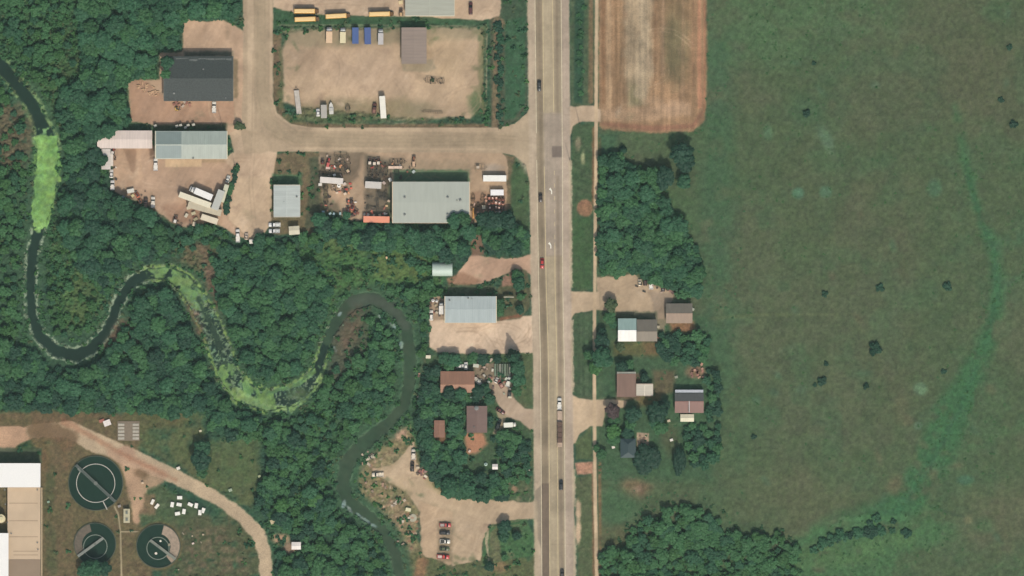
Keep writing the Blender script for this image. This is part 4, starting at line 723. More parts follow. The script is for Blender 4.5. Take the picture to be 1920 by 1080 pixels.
def lamps(t, xf, xb, hw, z):
    for s in (-1, 1):
        MB().box(xf - .05, xf + .02, s * hw - .17, s * hw + .17, z, z + .16).build("headlight", LAMP, t)
        MB().box(xb - .02, xb + .05, s * hw - .13, s * hw + .13, z, z + .2).build("tail_light", REDL, t)
def car(nm, label, px, py, h, c, L=4.7, cat="car", group=None, suv=False):
    t = thing(nm, label, cat, px, py, h, group); a = L / 2; w = .92; zt = 1.0 if suv else .86; zr = 1.72 if suv else 1.42
    MB().loft([(-a, w * .86, w * .84, .35, zt - .1), (-a + .35, w, w, .25, zt), (-.3, w, w, .22, zt + .04), (a - 1.5, w, w, .22, zt), (a - .3, w * .95, w * .93, .25, zt - .14), (a, w * .8, w * .76, .35, zt - .3)]).build("body", paintm(c), t, smooth=True)
    MB().loft([(-a + .5, w * .82, w * .78, zt - .02, zt + .1), (-a + 1.0, w * .92, w * .80, zt - .02, zr - .02), (.2, w * .94, w * .80, zt - .02, zr), (a - 1.45, w * .86, w * .8, zt - .05, zt + .03)]).build("cabin_glass", VG, t, smooth=True)
    MB().box(-a + (.75 if suv else 1.05), .25, -w * .68, w * .68, zr - .02, zr + .04, .05, .05).build("roof", paintm(c), t)
    for x in (-a + .9, a - .9):
        for y in (-w + .12, w - .12): wheel(t, x, y)
    lamps(t, a - .05, -a + .03, w * .6, .6)
    return t
def pickup(nm, label, px, py, h, c, L=5.6, cat="pickup truck", group=None, load=None):
    t = thing(nm, label, cat, px, py, h, group); a = L / 2; w = .98
    MB().loft([(-.25, w, w, .4, 1.15), (a - 1.6, w, w, .35, 1.15), (a - .4, w * .97, w * .95, .35, 1.1), (a, w * .86, w * .82, .4, .98)]).build("body", paintm(c), t, smooth=True)
    MB().loft([(-.35, w * .92, w * .82, 1.13, 1.78), (a - 2.0, w * .93, w * .82, 1.13, 1.8), (a - 1.35, w * .88, w * .8, 1.1, 1.2)]).build("cabin_glass", VG, t, smooth=True)
    MB().box(-.3, a - 2.05, -w * .74, w * .74, 1.78, 1.84, .04, .04).build("roof", paintm(c), t)
    b = MB().box(-a, -.28, -w, w, .55, .72).box(-a, -.28, -w, -w + .1, .723, 1.15).box(-a, -.28, w - .1, w, .723, 1.15).box(-a, -a + .1, -w + .103, w - .103, .723, 1.15); b.build("truck_bed", paintm(c), t)
    if load: MB().box(-a + .25, -.5, -w + .25, w - .25, .725, 1.25, .1, .1).build("bed_cover", mat("bed_cover", load), t)
    for x in (-a + 1.1, a - 1.0):
        for y in (-w + .12, w - .12): wheel(t, x, y, .38, .27)
    lamps(t, a - .08, -a + .0, w * .7, .75); return t
def bus(nm, label, px, py, h, L=11.4, group=None, c=(236, 176, 82)):
    t = thing(nm, label, "bus", px, py, h, group); a = L / 2; w = 1.22
    MB().loft([(-a, w, w * .86, .45, 2.9), (-a + .15, w, w * .9, .4, 3.0), (a - 1.8, w, w * .9, .4, 3.0), (a - 1.6, w, w * .82, .4, 2.85)]).build("body", paintm(c), t)
    MB().box(-a + .2, a - 1.9, -w * .72, w * .72, 3.0, 3.06, .1, .12).build("roof", paintm((252, 214, 146)), t)
    MB().loft([(a - 1.6, w * .82, w * .72, .4, 1.55), (a - .3, w * .76, w * .62, .4, 1.4), (a, w * .66, w * .5, .45, 1.2)]).build("hood", paintm((120, 86, 44)), t)
    MB().box(a - 1.6, a - 1.52, -w * .8, w * .8, 1.65, 2.7, .0, .1).build("windshield", VG, t)
    for s in (-1, 1):
        g = MB().box(-a + .5, a - 2.2, s * (w + .004) - .01, s * (w + .004) + .01, 1.6, 2.25); g.build("side_windows", VG, t)
        MB().tube((a - 1.5, s * (w * .8), 2.5), (a - .6, s * (w + .25), 2.4), .03).cbox(a - .6, s * (w + .3), 2.2, .1, .25, .4).build("mirror", BLK, t)
    for x in (-a + 2.2, a - 1.1):
        for y in (-w + .16, w - .16): wheel(t, x, y, .5, .3)
    MB().box(a, a + .12, -w * .8, w * .8, .45, .7).build("bumper", BLK, t); lamps(t, a + .0, -a, w * .5, .8); return t
def boxtruck(nm, label, px, py, h, c, L=7.5, W_=2.4, H=3.2, cab=(235, 232, 222), group=None, cat="box truck", cabL=2.0):
    t = thing(nm, label, cat, px, py, h, group); a = L / 2; w = W_ / 2
    MB().box(-a, a - .3, -.5, .5, .5, .8).build("chassis", CHAS, t)
    MB().box(-a, a - cabL, -w, w, .85, H).build("cargo_box", mat("box_panel", c, var=.05, stripe=('X', 1.2, .05), rough=.5), t, bevel=.03)
    MB().loft([(a - cabL + .15, w * .9, w * .86, .5, 2.3), (a - cabL + 1.1, w * .9, w * .82, .5, 2.3), (a - .55, w * .88, w * .78, .5, 1.5), (a, w * .8, w * .7, .5, 1.25)]).build("cab", paintm(cab), t, smooth=True)
    MB().loft([(a - cabL + 1.12, w * .84, w * .74, 1.5, 2.26), (a - .6, w * .84, w * .72, 1.45, 1.56)]).build("windshield", VG, t)
    for x in (-a + 1.3, a - 1.0):
        for y in (-w + .16, w - .16): wheel(t, x, y, .45, .28)
    lamps(t, a - .03, -a, w * .6, .75); return t
def trailer(nm, label, px, py, h, c, L=14.0, W_=2.55, H=3.9, group=None, cat="trailer", var=.05, z0=1.15, rib=('X', 1.2, .05), lip=None):
    t = thing(nm, label, cat, px, py, h, group); a = L / 2; w = W_ / 2
    MB().box(-a, a, -w, w, z0, H).build("cargo_box", mat("trailer_skin", c, var=var, scale=.4, stripe=rib, rough=.45), t, bevel=.04)
    MB().box(-a + .1, a - .1, -.45, .45, z0 - .25, z0 - .004).build("chassis", CHAS, t)
    nax = 2 if L > 9 else 1
    for k in range(nax):
        for y in (-w + .2, w - .2): wheel(t, -a + 1.2 + k * 1.25, y, .48, .4)
    for s in (-1, 1): MB().box(a - 3.0 if L > 9 else a - 1.0, a - 2.85 if L > 9 else a - .85, s * .8 - .08, s * .8 + .08, 0, z0 - .004).build("landing_leg", CHAS, t)
    MB().box(-a - .05, -a - .004, -w + .1, -.03, z0 + .1, H - .1).box(-a - .05, -a - .004, .03, w - .1, z0 + .1, H - .1).build("rear_door", mat("trailer_skin", c, var=var), t)
    return t
def container(nm, label, px, py, h, c, L=12.2, W_=2.9, H=2.75, group=None, cat="container"):
    t = thing(nm, label, cat, px, py, h, group); a = L / 2; w = W_ / 2; b = MB()
    b.box(-a, a, -w, w, .15, H); b.build("shell", mat("container_steel", c, var=.03, stripe=('X', .6, .06), rough=.45), t, bevel=.03)
    for s in (-1, 1):
        d = MB().box(a, a + .05, min(s * .02, s * (w - .05)), max(s * .02, s * (w - .05)), .25, H - .1).build("door", mat("container_steel", c, var=.03), t)
        MB().tube((a + .08, s * .4, .35), (a + .08, s * .4, H - .25), .03).build("lock_bar", STEEL, d)
    for x in (-a + .1, a - .3):
        MB().box(x, x + .2, -w, w, 0, .146).build("skid", CHAS, t)
    return t
def flatbed(nm, label, px, py, h, c=(150, 140, 124), L=11.0, W_=2.3, group=None, cat="flatbed trailer", load=None, lcol=(96, 78, 62), zb=.95, tongue=1.8):
    t = thing(nm, label, cat, px, py, h, group); a = L / 2; w = W_ / 2
    MB().box(-a, a - tongue, -w, w, zb - .12, zb).build("deck", mat("deck_planks", c, var=.16, scale=.8, stripe=('X', .5, .12)), t)
    b = MB().box(-a, a - tongue, -w - .09, -w - .004, zb - .2, zb + .05).box(-a, a - tongue, w + .004, w + .09, zb - .2, zb + .05)
    b.tube((a - tongue, -w * .7, zb - .2), (a, 0, .55), .07).tube((a - tongue, w * .7, zb - .2), (a, 0, .55), .07); b.build("frame", CHAS, t)
    for k in range(2):
        for y in (-w - .02, w + .02): wheel(t, -a + L * .28 + k * .95, y, .36, .24)
    if load == 'blocks':
        n = 6
        for i in range(n):
            x0 = -a + .3 + i * (L - tongue - .6) / n; MB().box(x0, x0 + (L - tongue - .6) / n - .12, -w + .15, w - .15, zb + .004, zb + .9, .05, .05).build("load", mat("load_cover", lcol, var=.2), t)
    return t
def tractor(nm, label, px, py, h, c, L=3.6, cat="tractor", group=None, cabc=(230, 220, 205)):
    t = thing(nm, label, cat, px, py, h, group); a = L / 2
    MB().loft([(-a + .3, .6, .55, .6, 1.2), (0, .45, .4, .6, 1.35), (a - .2, .42, .36, .6, 1.25), (a, .36, .3, .65, 1.1)]).build("hood", paintm(c), t)
    MB().box(-a + .2, -.05, -.6, .6, 1.2, 2.2, .1, .08).build("cabin", VG, t); MB().box(-a + .15, 0, -.65, .65, 2.203, 2.3).build("roof", paintm(cabc), t)
    for y in (-.8, .8): wheel(t, -a + .65, y, .7, .4)
    for y in (-.65, .65): wheel(t, a - .5, y, .42, .26)
    MB().cbox(a + .25, 0, .25, .5, 1.7, .5).build("bucket", mat("worn_steel", (110, 96, 84)), t); return t
def loader(nm, label, px, py, h, c, group=None, cat="loader", L=3.0, cagec=(70, 60, 54)):
    t = thing(nm, label, cat, px, py, h, group); a = L / 2
    MB().loft([(-a, .6, .55, .35, 1.3), (-.1, .68, .6, .3, 1.3), (a - .9, .6, .5, .3, .7)]).build("body", paintm(c), t)
    MB().box(-a + .5, .35, -.42, .42, 1.303, 2.0, .06, .06).build("cage", mat("cage_paint", cagec), t)
    for s in (-1, 1): MB().tube((-a + .2, s * .75, 1.4), (a - .2, s * .7, .6), .09).build("lift_arm", paintm(c), t)
    MB().cbox(a, 0, .08, .6, 1.6, .55, 0, .1).build("bucket", mat("worn_steel", (110, 96, 84)), t)
    for x in (-.75, .45):
        for y in (-.75, .75): wheel(t, x, y, .38, .26)
    return t
def implement(nm, label, px, py, h, c=(78, 64, 50), L=5.0, W_=2.2, group=None, cat="farm implement", bars=4, hot=None, legs=True):
    """open steel frame on wheels with cross bars and tines"""
    t = thing(nm, label, cat, px, py, h, group); a = L / 2; w = W_ / 2; z = .8; m = mat("rusty_steel", c, var=.3, scale=1.5)
    b = MB().box(-a, a, -w, -w + .14, z, z + .16).box(-a, a, w - .14, w, z, z + .16)
    for i in range(bars + 1): x = -a + i * (L - .14) / bars; b.box(x, x + .14, -w + .143, w - .143, z + .01, z + .14)
    b.build("frame", m, t)
    if legs:
        tb = MB()
        for i in range(bars + 1):
            for y in (-w * .6, 0, w * .6): x = -a + .07 + i * (L - .14) / bars; tb.tube((x, y, z), (x + .25, y, .1), .05, 5)
        tb.build("tines", m, t)
        for y in (-w - .12, w + .12): wheel(t, 0, y, .38, .22)
    MB().tube((a, -w * .5, z), (a + 1.0, 0, .6), .06, 6).tube((a, w * .5, z), (a + 1.0, 0, .6), .06, 6).build("hitch", m, t)
    if hot: MB().cbox(-a * .4, 0, z + .17, L * .32, W_ * .5, .6, 0, .08, .08).build("hopper", paintm(hot), t)
    return t
def tankobj(nm, label, px, py, r=.9, h=2.0, c=(236, 232, 222), cat="tank", group=None, lid=True):
    t = thing(nm, label, cat, px, py, 0, group); MB().cyl(0, 0, 0, r, h, 18).cyl(0, 0, h, r, .25, 18, r * .35).build("shell", mat("tank_plastic", c, rough=.5, var=.04), t)
    if lid: MB().cyl(0, 0, h + .24, r * .3, .15, 10).build("lid", BLK, t)
    return t
def crate(nm, label, px, py, rot, c, sx=1.4, sy=1.1, h=1.1, cat="crate", group=None):
    t = thing(nm, label, cat, px, py, rot, group)
    MB().cbox(0, 0, .14, sx, sy, h - .14).build("box", mat("crate_face", c, var=.1, stripe=('Z', .25, .1)), t, bevel=.03)
    b = MB()
    for y in (-sy * .4, 0, sy * .4): b.cbox(0, y, 0, sx, .12, .136)
    b.build("skid", mat("old_wood", (120, 98, 76)), t); MB().cbox(0, 0, h + .004, sx * 1.04, sy * 1.04, .07).build("lid", mat("crate_face", c, var=.1), t); return t
def boat(nm, label, px, py, h, L=5.6, c=(220, 216, 204)):
    t = thing(nm, label, "boat", px, py, h); a = L / 2
    MB().loft([(-a, 1.0, 1.05, .7, 1.5), (0, 1.1, 1.2, .6, 1.55), (a * .6, .75, .9, .65, 1.6), (a, .08, .1, 1.1, 1.7)]).build("hull", paintm(c), t)
    MB().box(-a * .6, a * .2, -.75, .75, 1.553, 2.0, .3, .12).build("cover", mat("boat_cover", (200, 196, 186)), t); MB().box(-a, a + .8, -.08, .08, .4, .55).build("trailer_frame", CHAS, t)
    for y in (-1.15, 1.15): wheel(t, -a * .3, y, .33, .2)
    return t
def pole(label, px, py, h=11.5, cat="utility pole", arm=True, rot=90):
    t = thing("utility_pole", label, cat, px, py, rot); W_ = mat("pole_wood", (96, 80, 64), var=.2, scale=3)
    MB().tube((0, 0, 0), (0, 0, h), .17, 10, .11).build("pole", W_, t)
    if arm:
        c = MB().box(-1.2, 1.2, -.06, .06, h - .8, h - .65).build("crossarm", W_, t)
        for x in (-1.1, -.5, .5, 1.1): MB().cyl(x, 0, h - .648, .05, .16, 8).build("insulator", mat("porcelain", (150, 140, 130)), c)
    return t

SB = "school buses parked nose to tail beside the grass strip"
bus("school_bus", "northern bus of the side by side pair at the west end of the bus row", 574.5, 21, 0, group=SB); bus("school_bus", "southern bus of the side by side pair, closest to the corner", 575.5, 36, 2, group=SB)
bus("school_bus", "single yellow bus parked in the middle, above the cream box truck", 633.5, 30, 3, group=SB); bus("school_bus", "easternmost yellow bus, nearest the greenish grey roof", 715, 26.3, 1.5, group=SB)
G = "row of trucks and containers along the north fence of the gravel yard"
boxtruck("box_truck", "peach coloured box truck at the west end of the row in the gravel yard", 617.5, 66, 90, (236, 200, 160), 7.4, 2.9, 3.0, group=G)
boxtruck("box_truck", "cream box truck second in the row in the gravel yard", 643, 66.5, 90, (234, 220, 176), 7.2, 2.7, 3.0, group=G)
container("dumpster_container", "blue container, western one of the two, in the gravel yard row", 666.5, 67, 90, (76, 100, 152), 7.6, 3.0, 2.4, G); container("dumpster_container", "blue container, eastern one of the two, with a pale scuff", 689.5, 67.5, 91, (78, 98, 150), 7.8, 3.0, 2.4, G)
boxtruck("box_truck", "silver grey box truck at the east end of the row in the gravel yard", 714, 69, 90, (200, 194, 188), 7.4, 2.5, 3.0, group=G)
flatbed("flatbed_trailer", "long pale trailer parked alone in the southwest corner of the gravel yard", 558, 188, 97, (196, 186, 172), 13, 2.3, tongue=1.8)
car("small_van", "small white van, leftmost of the three by the south fence", 596.5, 211, 92, (238, 234, 224), 3.6, "van", suv=True); trailer("camper", "grey squarish camper between the small white van and the boat", 607.5, 209, 91, (184, 178, 166), 6.2, 2.8, 2.8, cat="camper", z0=.6)
boat("boat", "white pointed boat on a trailer by the south fence of the gravel yard", 621, 203, 92); pickup("pickup_truck", "dark red pickup beside the long white truck in the gravel yard", 702, 203, 85, (104, 62, 50), 5.0, load=(150, 106, 90))
implement("mower_deck", "small dark implement left in the weeds of the south yard edge", 652, 203, 90, (60, 58, 44), 2.6, 2.0)
trailer("semi_trailer", "bright white semi trailer standing upright in the south of the gravel yard", 718, 201, 94, (250, 244, 226), 10.4, 2.7, 3.4)
implement("harrow", "dark rusty harrow lying in the middle east of the gravel yard", 808, 150.5, 172, (72, 58, 44), 5.0, 2.8, bars=6); implement("harrow", "smaller dark harrow touching the east end of the bigger one", 827, 152, 175, (76, 62, 48), 3.0, 2.4, bars=4)
implement("pipe_rack", "long low rusty rack lying along the south edge of the gravel yard", 812, 210.5, 177, (112, 92, 70), 8.8, .9, bars=8, legs=False, cat="rack")
car("parked_car", "dark red car parked east of the greenish grey roof at the top", 882.5, 15.5, 90, (96, 48, 46), 6.0, suv=True)
crate("skip", "cream skip at the top edge just left of the greenish grey roof", 751.5, 4.5, 10, (236, 214, 160), 1.7, 1.6, 1.3); tractor("old_tractor", "rusty tractor left of the greenish grey roof below the cream skip", 752, 24, 90, (108, 74, 52), 3.2, cabc=(206, 170, 120))
# highway traffic
car("car", "dark car driving on the highway north of the side road", 1011, 161, -90, (58, 54, 48), 5.2); car("car", "dark brown car on the highway beside the northern turn arrow", 1013.5, 371, -90, (66, 50, 42), 4.2)
car("car", "red car on the highway at the driveway of the arched hut", 1016.5, 494, -90, (190, 44, 40), 4.8); car("car", "black car on the highway south of the long flatbed", 1052, 909, 90, (44, 44, 46), 4.9); car("car", "dark car at the very bottom edge of the highway", 1054, 1076, 90, (70, 62, 54), 4.7)
pickup("pickup_truck", "white pickup on the highway right in front of the long loaded flatbed", 1049, 757, 90, (244, 240, 228), 5.6)
fb_ = flatbed("flatbed_trailer", "long flatbed on the highway loaded with dark blocks", 1049.6, 802, 90, (196, 170, 146), 18, 2.3, load=None, tongue=1.2)
for i in range(4): MB().box(-7.0 + i * 2.5, -4.62 + i * 2.5, -1.15, 1.15, .955, 2.1, .05, .06).build("load", mat("load_cover", (100, 74, 60), var=.2, scale=.9), fb_)
# charcoal building yard
pickup("pickup_truck", "white pickup parked against the south wall of the charcoal roofed building", 401.5, 201, 90, (238, 232, 218), 5.4)
loader("skid_loader", "small yellow loader in the yard south of the charcoal roofed building", 332.5, 204, 10, (226, 184, 90), L=2.2)
for i, (x, y) in enumerate([(327, 196), (336, 197), (343, 199), (350, 193), (356, 197), (346, 191), (331, 192)]): crate("scrap_crate", "reddish scrap crate south of the charcoal roofed building", x, y, i * 23, [(150, 100, 84), (170, 120, 100), (190, 170, 150)][i % 3], 1.5, 1.0, .8, group="reddish scrap crates by the charcoal roofed building")
rr = random.Random(5)
LOGM = mat("cut_log", (206, 168, 130), var=.15)
for i in range(34):
    u = rr.random(); x = 259 + 34 * u + rr.uniform(-4, 4); y = 157 + 18 * u + rr.uniform(-8, 8); an = rr.uniform(0, 180); L = rr.uniform(.9, 1.9); wx, wy = W(x, y); c, s_ = math.cos(R(an)) * L / 2, math.sin(R(an)) * L / 2
    o = MB().tube((-c, -s_, .3), (c, s_, .34), .24, 8).build("cut_log", LOGM); o.location = (wx, wy, 0); tag(o, "pale cut log in the scattered heap west of the charcoal roofed building", "log", "cut logs heaped west of the charcoal roofed building")
for x, y in ((291.5, 236), (332, 236.5), (339, 235), (348, 239), (353, 235), (363, 234)): crate("white_box", "small pale box behind the north wall of the long grey roofed building", x, y, 20, (206, 200, 180), 1.3, 1.0, 2.2, group="pale boxes behind the long grey roofed building")
# grey building yard
pickup("pickup_truck", "white pickup at the west end wall of the long grey roofed building", 292, 308.5, 90, (244, 238, 226), 5.8)
car("parked_car", "white car by the trees below the pale lean-to", 209, 325.5, 90, (232, 226, 214), 4.0); pickup("pickup_truck", "white pickup farthest south along the west tree line of the brown yard", 211, 347, 90, (240, 232, 220), 4.6)
trailer("white_trailer", "narrow white trailer beside the pale lean-to", 208.5, 300, 90, (232, 220, 204), 5.6, 2.0, 2.6); tractor("red_tractor", "small rusty red tractor at the corner of the pinkish white shed", 212, 284, 70, (168, 84, 66), 3.0)
crate("skip", "white and grey skip at the head of the orange scrap heap by the trees", 245, 358, 12, (226, 222, 206), 3.2, 1.8, 1.4); loader("orange_loader", "orange loader behind the white and grey skip", 257, 365, 120, (232, 128, 92), L=3.2)
loader("orange_loader", "pale orange machine at the south tip of the scrap heap", 262, 376, 115, (222, 158, 116), L=3.0); crate("skip", "cream crate between the skip and the orange loader", 249, 367, 40, (222, 204, 150), 1.4, 1.2, 1.0); crate("pale_board", "grey boat shaped board stack at the tree edge", 229, 372, 52, (168, 176, 172), 2.8, 1.0, .6)
pickup("pickup_truck", "dark pickup with an open bed among the scrap of the brown yard", 273.5, 380, 90, (86, 66, 56), 4.6, load=(150, 120, 100)); pickup("pickup_truck", "white pickup parked in the open of the brown yard", 287, 379, 90, (240, 230, 212), 5.2)
crate("skip", "pinkish crate behind the dark pickup of the brown yard", 275, 393, 10, (200, 160, 140), 1.6, 1.1, .9); tractor("small_tractor", "brown and white tractor at the southern tree edge of the brown yard", 329, 412, 80, (120, 80, 66), 3.2)
G = "trailers packed fanwise in the corner of the brown yard"
boxtruck("box_truck", "white truck with its cab, northernmost of the packed trailers", 377, 362, 157, (250, 246, 238), 11.4, 3.0, 3.9, (250, 246, 236), group=G, cabL=2.6)
trailer("semi_trailer", "cream semi trailer, longest of the packed trailers", 366, 375, 160, (240, 230, 200), 15.6, 2.7, 3.9, group=G); trailer("semi_trailer", "beige dirty semi trailer, third down in the packed trailers", 384, 391.5, 165, (206, 192, 162), 16.0, 3.1, 3.7, group=G, var=.1)
trailer("semi_trailer", "short cream trailer, southernmost of the packed trailers", 393, 411, 162, (232, 218, 188), 8.0, 2.8, 3.4, group=G); trailer("semi_trailer", "broad grey trailer standing across the ends of the others", 409.5, 375, 69, (196, 196, 184), 9.6, 3.4, 4.3, group=G); trailer("semi_trailer", "narrow pale trailer next to the hedge", 421, 362.5, 73, (214, 210, 180), 8.4, 2.1, 3.5, group=G)
car("parked_car", "white car at the hedge north of the packed trailers", 427.5, 335.5, 75, (230, 226, 210), 3.4)
for i, (x, y, c, r_) in enumerate([(349.5, 404, (206, 196, 172), 60), (363, 400, (196, 186, 150), 20), (367, 411, (170, 156, 120), 30), (364, 420, (224, 206, 176), 80), (354, 390, (200, 190, 160), 10)]): crate("junk_box", "weathered box on the grass below the packed trailers", x, y, r_, c, 1.9, 1.3, 1.1, group="weathered boxes below the packed trailers")
pickup("pickup_truck", "white pickup pointing north at the bottom end of the side road lot", 446, 442, 92, (244, 238, 224), 6.2); car("parked_car", "small pale car between the two white vehicles at the lot end", 462, 443, 88, (206, 184, 160), 3.2); crate("skip", "square white box at the tree edge of the side road lot", 471.5, 453, 5, (238, 230, 214), 1.9, 1.9, 1.4)
pickup("pickup_truck", "upper white pickup of the two parked nose west below the small grey building", 515, 421.5, 180, (244, 242, 236), 5.6, load=(226, 226, 218)); pickup("pickup_truck", "lower white pickup of the two parked nose west below the small grey building", 514.5, 433, 180, (234, 232, 226), 5.2, load=(206, 208, 202))
# equipment yard
tractor("red_machine", "big red machine at the northwest corner of the equipment yard", 616, 305, 80, (186, 70, 62), 4.4, cat="machine", cabc=(206, 96, 84)); loader("red_machine", "dark red loader tucked behind the big red machine", 605, 303, 90, (130, 56, 46), L=2.6); crate("skip", "pinkish white bin south of the big red machine", 615, 315, 0, (228, 196, 180), 1.9, 1.1, 1.2)
implement("utility_trailer", "empty rectangular trailer frame at the top of the equipment yard", 638.5, 289.5, 0, (104, 92, 68), 6.0, 1.9, bars=2, cat="trailer frame")
GR = "rows of dark rusty implements in the equipment yard"; LB = "dark rusty implement standing in a tight row of the equipment yard"
for i, (x, y, L, r_) in enumerate([(632.5, 304, 4.2, 90), (642.5, 304, 4.2, 90), (653, 306, 5.2, 90), (633, 319, 3.6, 90), (643, 320, 3.6, 90), (653, 322, 3.2, 90), (606, 321, 2.6, 90), (618, 324, 3.0, 0), (611, 352, 3.0, 90), (611, 365, 3.2, 90), (611, 378, 3.0, 90), (627, 353, 3.2, 20), (647, 356, 3.2, 0), (604, 350, 2.6, 90),
                           (693, 316, 4.0, 90), (702, 317, 4.4, 90), (711, 317, 4.2, 90), (694, 328, 2.6, 90), (704, 329, 2.6, 90), (714, 328, 2.6, 90), (722, 310, 3.0, 0), (723, 322, 3.2, 90), (724, 333, 2.6, 0), (738, 303, 3.6, 0), (752, 303, 3.2, 0), (744, 322, 3.0, 90), (726, 345, 3.2, 90)]):
    implement("implement", LB, x, y, r_, [(84, 70, 54), (70, 60, 50), (96, 74, 56), (64, 60, 52)][i % 4], L, 1.9, group=GR, bars=3)
GS_ = "scrap frames south of the light grey container in the equipment yard"
rr = random.Random(9)
for i in range(20): implement("scrap_implement", "grey scrap frame lying in the heap north of the salmon trailer", rr.uniform(688, 728), rr.uniform(360, 398), rr.uniform(-30, 30) + (90 if i % 3 == 0 else 0), rr.choice([(92, 86, 74), (74, 70, 62), (120, 108, 92), (66, 60, 52)]), rr.uniform(2.0, 4.2), rr.uniform(.8, 1.6), group=GS_, bars=3, legs=False, cat="scrap implement")
trailer("white_trailer", "long white trailer in the west of the equipment yard", 622, 338.5, -4, (232, 222, 210), 10.8, 2.8, 3.6); container("grey_container", "light grey container in the middle of the equipment yard", 700, 347, -3, (214, 206, 194), 7.6, 3.2, 3.0)
container("salmon_trailer", "salmon orange rounded trailer left of the biggest roof", 706, 411.5, -1, (246, 158, 124), 12.2, 3.0, 3.2, cat="trailer"); 
for i, (x, y, s_, c) in enumerate([(600.5, 346, 1.6, (226, 220, 206)), (627, 328, 1.2, (234, 226, 214)), (646, 345, 1.5, (214, 196, 180)), (683, 402, 1.2, (214, 196, 176)), (690, 403, 1.4, (236, 220, 196)), (701, 404, 1.2, (226, 200, 170)), (712, 404, 1.4, (230, 196, 160)), (731.5, 337, 1.6, (234, 230, 214)), (720, 343, 1.5, (196, 174, 160)), (729, 377, 1.2, (206, 180, 150)), (725, 386, 1.1, (226, 190, 140)), (632, 361.5, 1.2, (226, 200, 170)), (647, 363.5, 1.3, (232, 206, 176)), (652, 320, 1.2, (200, 178, 140))]):
    crate("pallet_box", "pale box standing among the machines of the equipment yard", x, y, i * 17, c, s_, s_ * .8, .9, group="pale boxes among the machines of the equipment yard")
tankobj("water_tank", "round white tank below the long white trailer", 635.6, 348, .95, 1.6)
for i, (x, y) in enumerate([(606, 397), (619, 400.5), (626, 401), (638, 400.5)]): crate("tree_edge_box", "bluish white box at the equipment yard's south trees", x, y, i * 30, (170, 196, 196), 1.2, .9, .9, group="bluish boxes under the south trees")
for x, y, h, c in [(661, 389, 80, (226, 120, 100)), (653, 392, 100, (186, 96, 80)), (667, 397, 60, (170, 96, 80)), (659, 378, 90, (120, 70, 56)), (662, 403, 20, (130, 96, 84))]: loader("orange_loader", "orange red compact loader in the cluster left of the salmon trailer", x, y, h, c, L=2.8, group="orange red loaders left of the salmon trailer")
for x, y in ((693.5, 306), (702, 307), (709.5, 306)): tractor("parked_tractor", "small white topped tractor at the equipment yard's north edge", x, y - 3, 90, (112, 70, 56), 3.0, cabc=(232, 214, 190), group="three small tractors at the yard's north edge")
flatbed("flatbed_trailer", "pinkish white low trailer north of the biggest roof", 743, 314, 0, (236, 206, 180), 7.4, 1.3, tongue=1.0); tractor("tall_machine", "tall orange brown machine parked at the north edge by the biggest roof", 776, 303, 90, (150, 92, 60), 4.8, cabc=(214, 176, 140), cat="machine"); crate("skip", "grey tub at the north wall of the biggest roof", 775.5, 322, 45, (196, 206, 196), 1.4, 1.2, 1.0)
implement("utility_trailer", "rectangular frame with cream pads northeast of the biggest roof", 900, 313.5, 0, (120, 106, 84), 4.8, 2.6, bars=3, cat="trailer frame", legs=False, hot=(206, 186, 160))
container("white_container", "longer bright white container east of the biggest roof", 927.5, 334.5, 0, (255, 252, 240), 10.8, 2.9, 2.8); container("white_container", "shorter bright white container above the rust red machines", 932, 361, 0, (255, 250, 246), 6.1, 2.7, 2.6)
for r_ in range(4):
    for c_ in range(5):
        x = 918 + c_ * 6.2; y = 372 + r_ * 8.3
        x += rr.uniform(-1.2, 1.2); y += rr.uniform(-1.2, 1.2)
        loader("rust_machine", "rust red compact machine in rows below the white containers", x, y, 90, [(150, 84, 62), (178, 100, 76), (132, 70, 52), (206, 150, 124)][(r_ * 3 + c_ * 2) % 4], group="rust red machines in tight rows below the white containers", L=1.9, cagec=rr.choice([(236, 196, 176), (214, 150, 128), (96, 60, 48), (244, 214, 196), (110, 78, 56)]))
for x, y, h, L in [(905, 374, 90, 4.4), (906, 388, 90, 2.4), (887, 372, 90, 3.4), (896, 384, 0, 2.0), (884, 390, 90, 2.4), (893, 398, 90, 3.0)]: implement("implement", "brown implement east of the biggest roof", x, y, h, (94, 74, 50), L, 1.6, group="brown implements east of the biggest roof", bars=3)
MBp = flatbed("boom_lift", "narrow orange yellow boom lying beside the east wall of the biggest roof", 887.5, 399, 90, (232, 168, 90), 5.4, .7, tongue=.4, cat="boom"); crate("skip", "round cream bin among the brown implements", 907, 388.5, 0, (234, 216, 180), 1.5, 1.7, 1.3); crate("skip", "pinkish bin near the orange yellow boom", 896, 398, 20, (226, 170, 150), 1.1, 1.0, .9)
# building by the gravel apron
car("parked_car", "white van parked at the west edge of the pale gravel apron", 808.7, 591, 90, (246, 238, 222), 4.9, "van", suv=True); boxtruck("box_truck", "white box truck backed against the west wall of the apron building", 827.5, 578.5, 90, (244, 236, 222), 5.4, 2.2, 2.8, cabL=1.3)
tankobj("white_tank", "left one of two small white tanks northwest of the apron building", 812, 563.5, .75, 1.2); tankobj("white_tank", "right one of two small white tanks northwest of the apron building", 819, 564.5, .65, 1.2)
for i, (x, y, c) in enumerate([(807, 574, (90, 74, 60)), (817, 573, (180, 164, 130)), (820, 579, (160, 140, 112)), (824, 591, (84, 72, 58)), (808, 568, (120, 90, 72)), (819, 586, (200, 184, 156))]): crate("junk_box", "junk box beside the vans west of the apron building", x, y, i * 31, c, 1.2, 1.0, .8, group="junk boxes west of the apron building")
crate("skip", "white two part bin where the apron meets the creek track", 803, 669, 0, (234, 226, 196), 2.2, 1.5, 1.2)
